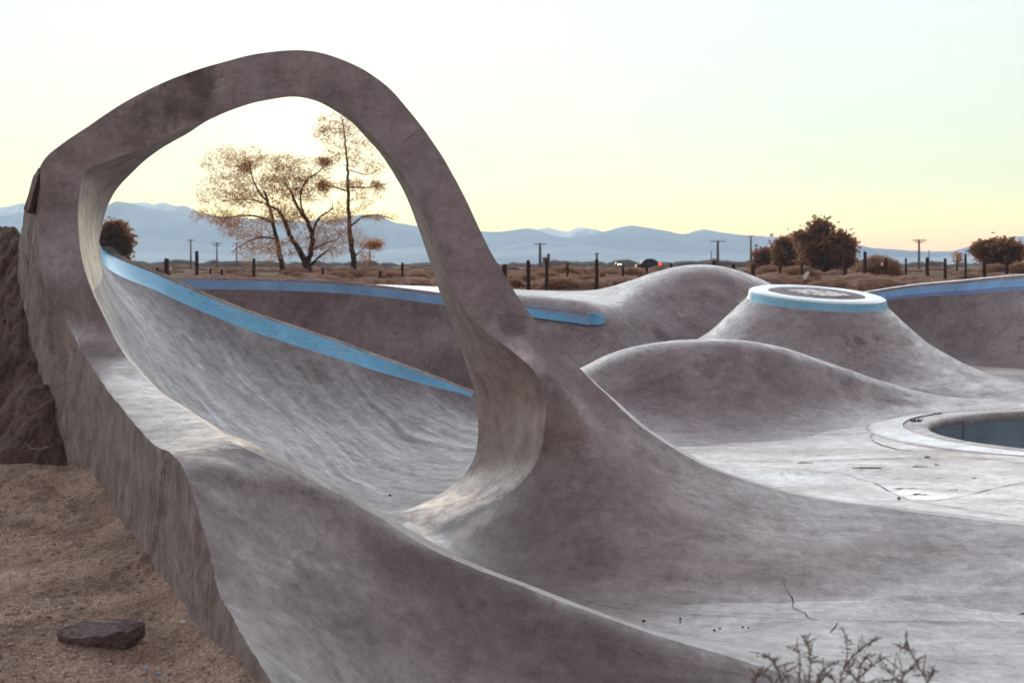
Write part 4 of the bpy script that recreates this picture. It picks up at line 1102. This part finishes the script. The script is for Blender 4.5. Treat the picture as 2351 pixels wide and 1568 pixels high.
tree('sparse_tree', 'slim straight tall tree rightmost of the three through the loop', 70,
  [[(815,650,16,0),(812,600,13,0),(805,550,12,0),(801,500,9,0),(799,440,7,0),(798,390,6,0),(794,340,4,0),(788,290,3,0),(785,268,2,0)], [(799,440,4,0),(760,428,3,-.5),(735,425,2,-.8)],
   [(800,430,4,0),(850,430,3,.6),(895,420,1.5,1)], [(805,520,5,0),(830,500,4,.4),(870,495,3,.6),(905,505,2,.8)], [(812,590,5,0),(835,570,3,.5),(850,555,2,.8)], [(798,390,3,0),(850,400,2,-.4),(875,385,1.5,-.6)]],
  [(780,290,55,30,1.6),(810,340,65,35,1.6),(740,310,22,26,.6),(760,365,30,20,.4),(840,380,45,25,.9),(820,428,70,15,1.3),(868,430,12,10,.5),(840,450,40,30,.6),(870,498,42,9,.6),(780,500,40,20,.9),(850,560,30,14,.8),(745,430,14,12,.5),(790,545,50,35,1.0),(862,562,16,8,.9),(800,470,55,20,.6),(838,590,20,14,.5)], 660, 17, .068, seed=8, group=TG, droop=.3, reach=2.7, string=.36, tw=.032)
CG = 'bushy trees of the clump by the fence'
tree('bushy_tree', 'biggest dense bushy tree in the clump with orange-lit crown top', 95,
  [[(1895,628,16,0),(1893,590,12,0),(1888,550,8,0),(1884,520,4,0)], [(1893,595,8,0),(1925,570,5,0),(1945,555,3,0)], [(1893,595,8,0),(1860,570,5,0),(1845,550,3,0)]],
  [(1885,535,26,24,1.2),(1895,570,62,36,3.5),(1890,595,66,22,2.5),(1845,545,18,14,.6),(1930,550,20,14,.8),(1950,560,14,8,.4),(1886,515,10,9,.3),(1940,590,22,26,1)], 430, 20, .20, m='leaf_dark', seed=12, group=CG, tw=.04, string=.5, reach=1.5)
tree('bushy_tree', 'middle small tree of the clump left of the biggest tree', 100,
  [[(1800,622,9,0),(1800,590,7,0),(1800,565,4,0)], [(1800,595,4,0),(1822,585,3,0)]],
  [(1802,568,20,20,1.5),(1803,592,26,22,2),(1830,592,16,20,1)], 150, 24, .24, m='leaf_dark', seed=14, group=CG, tw=.03, string=.55, reach=1.3)
tree('bushy_tree', 'smallest round tree at the left end of the clump', 105,
  [[(1758,622,8,0),(1758,598,6,0),(1758,585,4,0)], [(1758,600,4,0),(1770,590,3,0)]],
  [(1757,594,20,20,2),(1752,604,20,12,1)], 110, 24, .24, m='leaf_dark', seed=15, group=CG, tw=.03, string=.55, reach=1.3)
tree('bushy_tree', 'lone wide bushy tree near the right edge of the picture', 95,
  [[(2285,628,10,0),(2287,598,8,0),(2290,580,5,0)], [(2287,598,6,0),(2262,580,4,0)], [(2287,598,6,0),(2315,585,4,0)]],
  [(2290,577,46,22,3),(2262,572,18,12,.6),(2300,595,38,14,1.2),(2320,585,18,20,.8)], 260, 25, .25, m='leaf_dark', seed=16, tw=.03, string=.55, reach=1.3)
tree('bushy_tree', 'dark twin-lobed tree behind the inner left edge of the loop', 80,
  [[(255,640,12,0),(262,590,9,0),(262,560,6,0),(262,530,4,0)], [(262,595,8,0),(280,570,6,0),(284,545,4,0)], [(260,600,8,0),(240,575,5,0),(236,560,4,0)]],
  [(264,532,22,20,1.6),(280,556,14,26,1.3),(240,560,18,24,1.3),(258,585,26,20,.9),(282,590,10,16,.4)], 250, 26, .2, m='leaf_dark', seed=17, tw=.03, string=.55, reach=1.3)
tree('small_bare_shrub', 'bare twiggy shrub beside the slim tall fence post at right', 80,
  [[(2198,622,4,0),(2198,600,3,0),(2196,585,1.5,0)], [(2198,605,2,0),(2206,590,1,0)]], [(2198,592,12,12,1)], 40, 5, .10, seed=18)

# car on the far road, headlight of another, litter
D = 150; x0 = (1459-CX)/F*D; x1 = (1519-CX)/F*D; zb = ZF; car = empty('parked_car', ((x0+x1)/2, D, zb)); tag(car, 'dark car with a red tail light parked on the far side of the field', 'car')
L_ = x1-x0
prof_ = [(0,.35),(.02,.75),(.18,.92),(.30,1.35),(.40,1.52),(.62,1.54),(.76,1.35),(.84,1.05),(.97,1.0),(1,.7),(.99,.35)]
vs = []; 
for yy in (-.9, .9):
    for a, h in prof_: vs.append(Vector((x0+a*L_, D+yy*(1 if h < 1.1 else .8), zb+h)))
n = len(prof_); fs = [tuple(range(n)), tuple(range(2*n-1, n-1, -1))]+[(k, k+n, (k+1) % n+n, (k+1) % n) for k in range(n)]
mesh_obj('body', vs, fs, M['metal'], car, smooth=False)
for a in (.2, .8):
    vs, fs = [], []; c = Vector((x0+a*L_, D-.92, zb+.36)); vs = [c+Vector((math.cos(t*.524)*.36, yy, math.sin(t*.524)*.36)) for yy in (-.05, .2) for t in range(12)]
    fs = [(t, (t+1) % 12, 12+(t+1) % 12, 12+t) for t in range(12)]+[tuple(range(12))]
    mesh_obj('wheel', vs, fs, M['rubber'], car)
mesh_obj('window', boxv((x0+.5*L_, D-.83, zb+1.25), (.17*L_, .03, .16)), BF, M['glass'], car, smooth=False)
mesh_obj('tail_light', boxv((x0+.90*L_, D-.93, zb+.86), (.22, .04, .18)), BF, M['lamp_red'], car, smooth=False)
p = P(1422, 606, 260)
hl = empty('approaching_car', (p.x, 260, ZF)); tag(hl, 'distant car with bright white headlights left of the dark parked car', 'car')
vs = [];
for yy in (0, 4):
    for a, h in [(-.85,.4),(-.9,.9),(-.7,1.0),(-.6,1.45),(.6,1.45),(.7,1.0),(.9,.9),(.85,.4)]: vs.append(Vector((p.x+a, 260+yy, ZF+h)))
mesh_obj('body', vs, [tuple(range(8)), tuple(range(15, 7, -1))]+[(k, k+8, (k+1) % 8+8, (k+1) % 8) for k in range(8)], M['metal'], hl, smooth=False)
for s in (-.28, .28):
    bm = bmesh.new(); bmesh.ops.create_icosphere(bm, subdivisions=2, radius=.14); vs = [v.co+Vector((p.x+s, 259.95, ZF+.85)) for v in bm.verts]; bm.verts.index_update(); fs = [tuple(v.index for v in f_.verts) for f_ in bm.faces]; bm.free()
    mesh_obj('headlight', vs, fs, M['lamp_white'], hl)
def blob(name, u, v, D, sx, sz, m, lab, cat, tilt=0):
    bm = bmesh.new(); bmesh.ops.create_icosphere(bm, subdivisions=3, radius=1)
    for w_ in bm.verts: w_.co *= 1+.22*noise.noise(w_.co*2.2+Vector((u, 0, 0))); w_.co.x *= sx; w_.co.z *= sz; w_.co.y *= sx*.6
    bmesh.ops.rotate(bm, verts=bm.verts, matrix=Matrix.Rotation(tilt, 3, 'Y'))
    me = bpy.data.meshes.new(name); bm.to_mesh(me); bm.free(); me.materials.append(m); me.polygons.foreach_set('use_smooth', [True]*len(me.polygons))
    o = bpy.data.objects.new(name, me); col.objects.link(o); o.location = P(u, v, D); tag(o, lab, cat)
blob('plastic_bag', 1851, 633, 40, .07, .17, M['white'], 'white plastic bag caught in the dry brush behind the volcano', 'litter', .5)
blob('white_marker', 1219, 651, 33, .028, .028, M['white'], 'small round white marker beside the nearest tall fence post', 'marker')
blob('white_litter', 2025, 607, 58, .06, .10, M['white'], 'small white litter beside the rounded bush at right', 'litter')

# ------------------------------------------------------------------ mountains
def range_(name, prof, D, depth, m, seed, amp, v0=612):
    xs_ = []; us = [prof[0][0]+(prof[-1][0]-prof[0][0])*i/260 for i in range(261)]
    gg = []; rows_n = 16
    for u in us:
        k = max(i for i in range(len(prof)) if prof[i][0] <= u+1e-6); k = min(k, len(prof)-2)
        t = (u-prof[k][0])/(prof[k+1][0]-prof[k][0]); v = prof[k][1]+(prof[k+1][1]-prof[k][1])*t
        v += fbm(Vector((u*.03, seed, 0)), 4)*amp*1.1
        H = (HV-v)/F*D+EYE; r_ = []
        for j in range(rows_n+1):
            s = j/rows_n; y = D-depth*s; x = (u-CX)/F*D
            n = fbm(Vector((x*.0032, y*.0032, seed)), 5); rid = 1-abs(fbm(Vector((x*.0024, y*.0014, seed+4)), 4))*1.6
            h = H*(1-s)**1.25*(1 if j == 0 else (.72+.50*n+.26*rid)); h = min(h, H*(D-depth*s)/D*.985) if j else H
            r_.append(Vector((x, y, ZF-2+max(h, 0)*(1 if s < 1 else 0))))
        r_.insert(0, Vector(((u-CX)/F*D, D+depth*.4, ZF-2)))
        gg.append(r_)
    o = patch(name, gg, 0, len(gg)-1, 0, len(gg[0])-1, m, None, (0, D, ZF)); tag(o, kind='structure'); return o
main = [(-400,470),(-200,500),(0,498),(40,488),(100,482),(180,500),(225,490),(250,468),(268,461),(300,466),(350,480),(420,492),(480,497),(560,500),(640,503),(700,508),(770,502),(830,492),(870,493),(905,510),(960,518),(1100,530),(1140,532),(1170,529),(1205,523),(1232,526),(1270,540),(1300,545),(1345,541),(1390,530),(1445,516),(1485,522),(1530,533),(1575,538),(1592,531),(1612,525),(1640,530),(1690,537),(1730,541),(1790,544),(1840,553),(1900,560),(1960,567),(2050,571),(2130,577),(2190,575),(2250,558),(2300,545),(2351,541),(2450,538),(2700,560)]
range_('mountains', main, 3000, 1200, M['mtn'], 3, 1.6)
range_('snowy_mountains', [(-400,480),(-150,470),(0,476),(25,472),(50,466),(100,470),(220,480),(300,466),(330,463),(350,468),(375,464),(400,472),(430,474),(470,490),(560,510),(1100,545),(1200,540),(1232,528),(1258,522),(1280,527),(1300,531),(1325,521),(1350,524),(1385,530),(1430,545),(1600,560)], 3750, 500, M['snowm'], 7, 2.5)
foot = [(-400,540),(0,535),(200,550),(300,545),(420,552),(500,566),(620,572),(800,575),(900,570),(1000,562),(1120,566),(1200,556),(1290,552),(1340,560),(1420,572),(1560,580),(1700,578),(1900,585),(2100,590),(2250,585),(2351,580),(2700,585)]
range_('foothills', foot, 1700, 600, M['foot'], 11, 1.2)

# ------------------------------------------------------------------ foreground twigs
rnd = random.Random(31)
vs, fs, lv, lf = [], [], [], []
stems = [([(1945,1800),(1935,1640),(1930,1560),(1944,1510),(1938,1447)], 2.75), ([(1850,1800),(1852,1640),(1855,1570),(1860,1520),(1855,1485),(1842,1460)], 2.7), ([(1840,1800),(1838,1640),(1836,1560),(1836,1510),(1829,1477)], 2.65),
 ([(1830,1780),(1800,1620),(1790,1550),(1775,1515),(1748,1507)], 2.7), ([(1960,1800),(1965,1640),(1968,1560),(1980,1520),(1990,1504)], 2.8), ([(1968,1560),(2000,1530),(2034,1507)], 2.8),
 ([(1938,1530),(1965,1500),(1985,1482),(2008,1470)], 2.75), ([(2120,1800),(2130,1640),(2128,1570),(2110,1530),(2085,1492),(2068,1486)], 2.7), ([(2020,1800),(2055,1640),(2060,1560),(2024,1530)], 2.75),
 ([(2060,1570),(2080,1545),(2097,1533)], 2.75), ([(2128,1570),(2138,1550),(2146,1538)], 2.7), ([(1800,1620),(1760,1550),(1740,1550),(1730,1568)], 2.7), ([(1900,1800),(1895,1640),(1880,1570),(1900,1530),(1925,1522)], 2.8),
 ([(1870,1800),(1872,1640),(1878,1560),(1890,1540)], 2.7), ([(1980,1800),(1990,1640),(1975,1570),(1950,1540),(1960,1520)], 2.7), ([(1815,1800),(1812,1640),(1810,1560),(1800,1530)], 2.6), ([(1930,1620),(1915,1560),(1895,1545)], 2.7), ([(2100,1800),(2095,1640),(2075,1570),(2040,1560),(2010,1572)], 2.65)]
for pts, D in stems:
    sp = spline([P(u, v, D+rnd.uniform(-.05, .05)) for u, v in pts], 7); n = len(sp)
    tube(vs, fs, sp, [.0024-.0016*i/n for i in range(n)], 5)
    for i in range(4, n):
        p = sp[i]; 
        if p.z < .35: continue
        for _ in range(2):
            d = Vector((rnd.gauss(0, 1), rnd.gauss(0, 1), rnd.gauss(.5, .8))).normalized(); L2 = rnd.uniform(.006, .016)
            tube(vs, fs, [p, p+d*L2], [.0011, .0006], 4)
            for __ in range(2):
                c = p+d*L2*rnd.uniform(.5, 1.1); e = Vector((rnd.gauss(0, 1), rnd.gauss(0, 1), rnd.gauss(0, 1))).normalized()*.0030; s = e.orthogonal().normalized()*.0016
                b0 = len(lv); lv += [c-e, c+s, c+e, c-s]; lf.append((b0, b0+1, b0+2, b0+3))
        if rnd.random() < .26 and i < n-3:
            d = Vector((rnd.gauss(0, 1), rnd.gauss(0, .5), rnd.uniform(.2, 1.2))).normalized()*rnd.uniform(.02, .06)
            q = p+d; tube(vs, fs, [p, p+d*.5+Vector((0, 0, .004)), q], [.0016, .0012, .0008], 4)
            for t in range(10):
                c = p+d*rnd.random(); e = Vector((rnd.gauss(0, 1), rnd.gauss(0, 1), rnd.gauss(0, 1))).normalized()*.0032; s = e.orthogonal().normalized()*.0016
                b0 = len(lv); lv += [c-e, c+s, c+e, c-s]; lf.append((b0, b0+1, b0+2, b0+3))
b0 = P(1950, 1900, 2.7); pl = empty('twiggy_plant', (b0.x, 2.7, -.02)); tag(pl, 'dry twiggy brown plant poking up at the bottom edge of the picture', 'plant')
mesh_obj('stems', vs, fs, M['twig'], pl); mesh_obj('leaves', lv, lf, M['twig'], pl, smooth=False)
vs, fs = [], []

# ------------------------------------------------------------------ haze
hz = bpy.data.materials.new('valley_haze'); hz.use_nodes = True; nt = hz.node_tree; nt.nodes.clear()
o_ = nt.nodes.new('ShaderNodeOutputMaterial'); pv = nt.nodes.new('ShaderNodeVolumePrincipled')
pv.inputs['Color'].default_value = (.64, .84, 1.0, 1); pv.inputs['Density'].default_value = 2.3e-4; pv.inputs['Anisotropy'].default_value = 0.45
nt.links.new(pv.outputs[0], o_.inputs['Volume'])
haze = mesh_obj('haze', boxv((0, 2000, 140), (5000, 2100, 143)), BF, hz, None, (0, 2000, 0), smooth=False); tag(haze, kind='stuff')
bm = bmesh.new(); bm.from_mesh(haze.data); bmesh.ops.recalc_face_normals(bm, faces=bm.faces); bm.to_mesh(haze.data); bm.free()

# ------------------------------------------------------------------ sky and sun
az = math.atan2((720-CX)/F, 1)     # bearing of the sun just behind the range
el = math.radians(3.0)
w = bpy.data.worlds.new('World'); sc.world = w; w.use_nodes = True; nt = w.node_tree; nt.nodes.clear()
out = nt.nodes.new('ShaderNodeOutputWorld'); bgn = nt.nodes.new('ShaderNodeBackground'); nt.links.new(bgn.outputs[0], out.inputs[0])
sky = nd(nt, 'ShaderNodeTexSky', sky_type='NISHITA'); sky.sun_disc = False; sky.sun_elevation = el; sky.sun_rotation = az; sky.dust_density = 2; sky.air_density = 1
tc = nd(nt, 'ShaderNodeTexCoord'); sx = nd(nt, 'ShaderNodeSeparateXYZ'); nt.links.new(tc.outputs['Generated'], sx.inputs[0])
# afterglow gradient toward the sun side, plus an added unseen bright band lighting floors
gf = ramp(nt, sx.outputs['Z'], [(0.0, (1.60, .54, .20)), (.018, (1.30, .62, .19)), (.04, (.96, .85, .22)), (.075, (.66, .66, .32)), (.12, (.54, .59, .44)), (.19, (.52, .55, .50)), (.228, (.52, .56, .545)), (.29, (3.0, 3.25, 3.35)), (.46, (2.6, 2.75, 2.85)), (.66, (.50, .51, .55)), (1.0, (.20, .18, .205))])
gb = ramp(nt, sx.outputs['Z'], [(0.0, (.32, .25, .25)), (.15, (.35, .28, .285)), (.45, (.29, .24, .255)), (1.0, (.20, .18, .205))])
f = nd(nt, 'ShaderNodeMapRange'); f.interpolation_type = 'SMOOTHSTEP'; f.inputs[1].default_value = .15; f.inputs[2].default_value = .93
vz = nd(nt, 'ShaderNodeVectorMath', operation='NORMALIZE'); nt.links.new(tc.outputs['Generated'], vz.inputs[0])
da = nd(nt, 'ShaderNodeVectorMath', operation='DOT_PRODUCT'); nt.links.new(vz.outputs[0], da.inputs[0]); da.inputs[1].default_value = (math.sin(az), math.cos(az), .25)
nt.links.new(da.outputs['Value'], f.inputs[0])
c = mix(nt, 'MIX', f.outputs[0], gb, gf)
# glow around the hidden sun
dv = Vector((math.sin(az)*math.cos(math.radians(3.2)), math.cos(az)*math.cos(math.radians(3.2)), math.sin(math.radians(3.2))))
vn = nd(nt, 'ShaderNodeVectorMath', operation='NORMALIZE'); nt.links.new(tc.outputs['Generated'], vn.inputs[0])
dp = nd(nt, 'ShaderNodeVectorMath', operation='DOT_PRODUCT'); nt.links.new(vn.outputs[0], dp.inputs[0]); dp.inputs[1].default_value = dv
gl = ramp(nt, dp.outputs['Value'], [(.982, g3(0)), (.992, (.05, .03, .01)), (.998, (.22, .15, .05)), (1.0, (.5, .38, .18))])
c = mix(nt, 'ADD', 1.0, c, gl)
skm = nd(nt, 'ShaderNodeVectorMath', operation='SCALE'); skm.inputs[3].default_value = .006; nt.links.new(sky.outputs[0], skm.inputs[0])
c = mix(nt, 'ADD', 1.0, c, skm.outputs[0])
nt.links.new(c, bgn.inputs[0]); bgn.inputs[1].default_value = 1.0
sun = bpy.data.lights.new('sun', 'SUN'); sun.energy = .5; sun.angle = math.radians(9); sun.color = (1, .78, .52)
so = bpy.data.objects.new('sun', sun); col.objects.link(so)
se = math.radians(7)
d = Vector((math.sin(az)*math.cos(se), math.cos(az)*math.cos(se), math.sin(se)))
so.rotation_euler = d.to_track_quat('Z', 'Y').to_euler(); so.location = (0, 0, 30)

cam = bpy.data.cameras.new('camera'); co = bpy.data.objects.new('camera', cam); col.objects.link(co)
co.location = (0, 0, EYE); co.rotation_euler = (math.radians(90), 0, 0)
cam.sensor_width = 36; cam.lens = F/2351*36; cam.shift_y = -(784-HV)/2351; cam.clip_start = .05; cam.clip_end = 40000
cam.dof.use_dof = True; cam.dof.focus_distance = 8.0; cam.dof.aperture_fstop = 4.0
sc.camera = co
sc.view_settings.view_transform = 'Standard'; sc.view_settings.look = 'None'; sc.view_settings.exposure = .88; sc.view_settings.gamma = 1
sc.cycles.volume_bounces = 0; sc.cycles.max_bounces = 6; sc.cycles.transparent_max_bounces = 6
